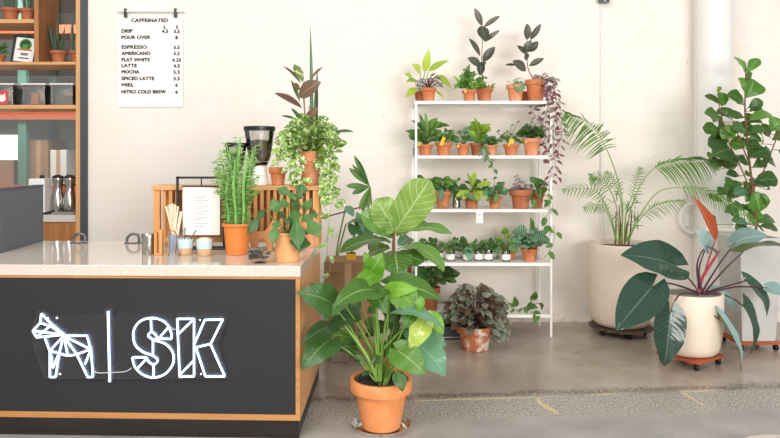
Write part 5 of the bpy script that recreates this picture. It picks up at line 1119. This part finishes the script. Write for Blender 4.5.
FL = [(746, 76, 735, 56.5, 10, 1), (747, 74, 759, 58, 9, 1), (747, 80, 752, 73, 7, 0), (746, 98, 754, 79, 21, 1), (745, 96, 739, 78, 12, 1), (745, 106, 728, 94, 15, 0), (748, 108, 763, 101, 9, 0), (748, 112, 762, 108, 8, 0), (722, 106, 721, 92, 11, 1), (720, 104, 705, 95, 6, 0), (719, 92, 718, 87, 5, 2), (720, 120, 705, 112, 14, 0), (718, 132, 703, 128, 12, 0), (726, 116, 727, 107, 8, 0), (745, 118, 728, 115, 9, 0), (750, 120, 772, 114, 11, 1), (746, 130, 733, 128, 12, 0), (735, 138, 725, 127, 12, 1), (748, 134, 765, 128, 10, 0), (750, 140, 758, 134, 12, 0), (728, 140, 708, 145, 14, 0), (732, 150, 714, 154, 20, 0), (738, 155, 722, 166, 14, 0), (745, 148, 730, 142, 16, 1), (748, 158, 768, 150, 14, 0), (752, 168, 766, 162, 9, 0), (750, 165, 738, 160, 12, 0), (740, 176, 727, 174, 8, 0), (744, 184, 724, 188, 10, 0), (746, 190, 735, 194, 9, 3), (756, 180, 778, 180, 14, 0), (756, 186, 771, 182, 7, 0), (758, 192, 768, 205, 8, 0), (753, 190, 760, 212, 17, 1), (750, 206, 745, 210, 10, 0), (745, 206, 725, 212, 9, 0), (757, 222, 774, 219, 9, 0), (748, 224, 732, 220, 9, 3), (748, 228, 735, 228, 9, 0), (770, 130, 782, 120, 14, 1), (772, 140, 790, 135, 14, 0), (778, 150, 792, 155, 12, 0), (764, 168, 766, 146, 7, 0), (762, 160, 776, 165, 10, 0), (736, 128, 722, 138, 12, 1), (742, 142, 756, 150, 14, 1), (728, 128, 716, 138, 12, 0), (742, 132, 752, 124, 12, 0), (737, 165, 724, 160, 12, 0), (748, 146, 760, 144, 10, 0), (760, 226, 778, 230, 8, 0)]
for bx, by, tx, ty, w, m in FL:
    dd = R.uniform(-.14, .08); q = P(bx, by, D+dd*.4); f.leaf(q, P(tx, ty, D+dd), w*1.3*D/F, 'obov' if R.random() < .6 else 'fiddle', (R.uniform(-.4, .4), -.75, R.uniform(.3, .9)), .12, .12, m, 9, .03, .05)
    near = min((v for p_ in paths for v in p_), key=lambda v: (v-q).length); s.tube([near, q], .003, 5)
for i in range(60):
    c_ = P(R.choice((R.uniform(708, 730), R.uniform(730, 770), R.uniform(735, 765))), R.uniform(115, 225), D+R.uniform(.0, .12)); t_ = c_+V((R.uniform(-.1, .1), R.uniform(-.05, .05), R.uniform(-.05, .08))); f.leaf(c_, t_, R.uniform(.08, .13), 'obov', (R.uniform(-.5, .5), -.6, .7), .12, .12, R.choice((0, 0, 1)), 8, .03)
    near = min((v for p_ in paths for v in p_), key=lambda v: (v-c_).length); s.tube([near, c_], .0025, 5)
f.build('foliage', ['l_figd', 'l_figl', 'l_bright', 'l_blue'], fg, angle=180); s.build('trunk', 'bark', fg)

# ------------------------------------------------------------------ camera, light
cam = bpy.data.cameras.new('camera'); co_ = bpy.data.objects.new('camera', cam); C.objects.link(co_)
co_.location = (0, 0, H); co_.rotation_euler = (math.pi/2, 0, 0); cam.sensor_width = 36; cam.lens = F/780*36; cam.shift_x = (390-XV)/780; cam.shift_y = -(219-YV)/780
cam.clip_start = .05; bpy.context.scene.camera = co_
W = bpy.data.worlds.new('world'); bpy.context.scene.world = W; W.use_nodes = True
bg = W.node_tree.nodes['Background']; bg.inputs[0].default_value = (1, .985, .96, 1); bg.inputs[1].default_value = .6
def area(name, loc, target, sx_, sy_, power, col):
    l = bpy.data.lights.new(name, 'AREA'); l.shape = 'RECTANGLE'; l.size = sx_; l.size_y = sy_; l.energy = power; l.color = col
    o = bpy.data.objects.new(name, l); C.objects.link(o); o.location = loc; o.rotation_euler = (V(target)-V(loc)).to_track_quat('-Z', 'Y').to_euler()
area('skylight', (-2.6, -.6, 5.0), (.3, 5.6, .7), 3.4, 2.4, 270, (1, .97, .93))
area('shop_window', (3.0, -3.0, 2.2), (1.0, 5.8, 1.0), 4, 2.6, 430, (1, .98, .965))
area('storeroom_fill', (-3.6, 7.3, 3.5), (-3.6, 8.0, 1.2), 2.0, .4, 115, (1, .96, .9))  # fill light added to brighten the storeroom and the bins
# edge of a round stool close to the camera
so = thing('round_stool', 'cream round stool whose edge shows at the bottom right corner', 'stool', (1.66, 2.66, 0))
k = MB(); k.lathe([(.23, .30), (.25, .31), (.25, .34), (.235, .352)], (1.66, 2.66, 0), 48, cap1=True); k.build('seat', 'cream', so)
for a in (45, 135, 225, 315):
    k = MB(); q = V((math.cos(math.radians(a)), math.sin(math.radians(a)), 0)); k.tube([V((1.66, 2.66, .0005))+q*.19, V((1.66, 2.66, .2995))+q*.15], .015, 10); k.build('leg', 'oak', so)
vs = bpy.context.scene.view_settings; vs.view_transform = 'Standard'; vs.look = 'None'; vs.exposure = .04; vs.gamma = 1; vs.use_curve_mapping = False
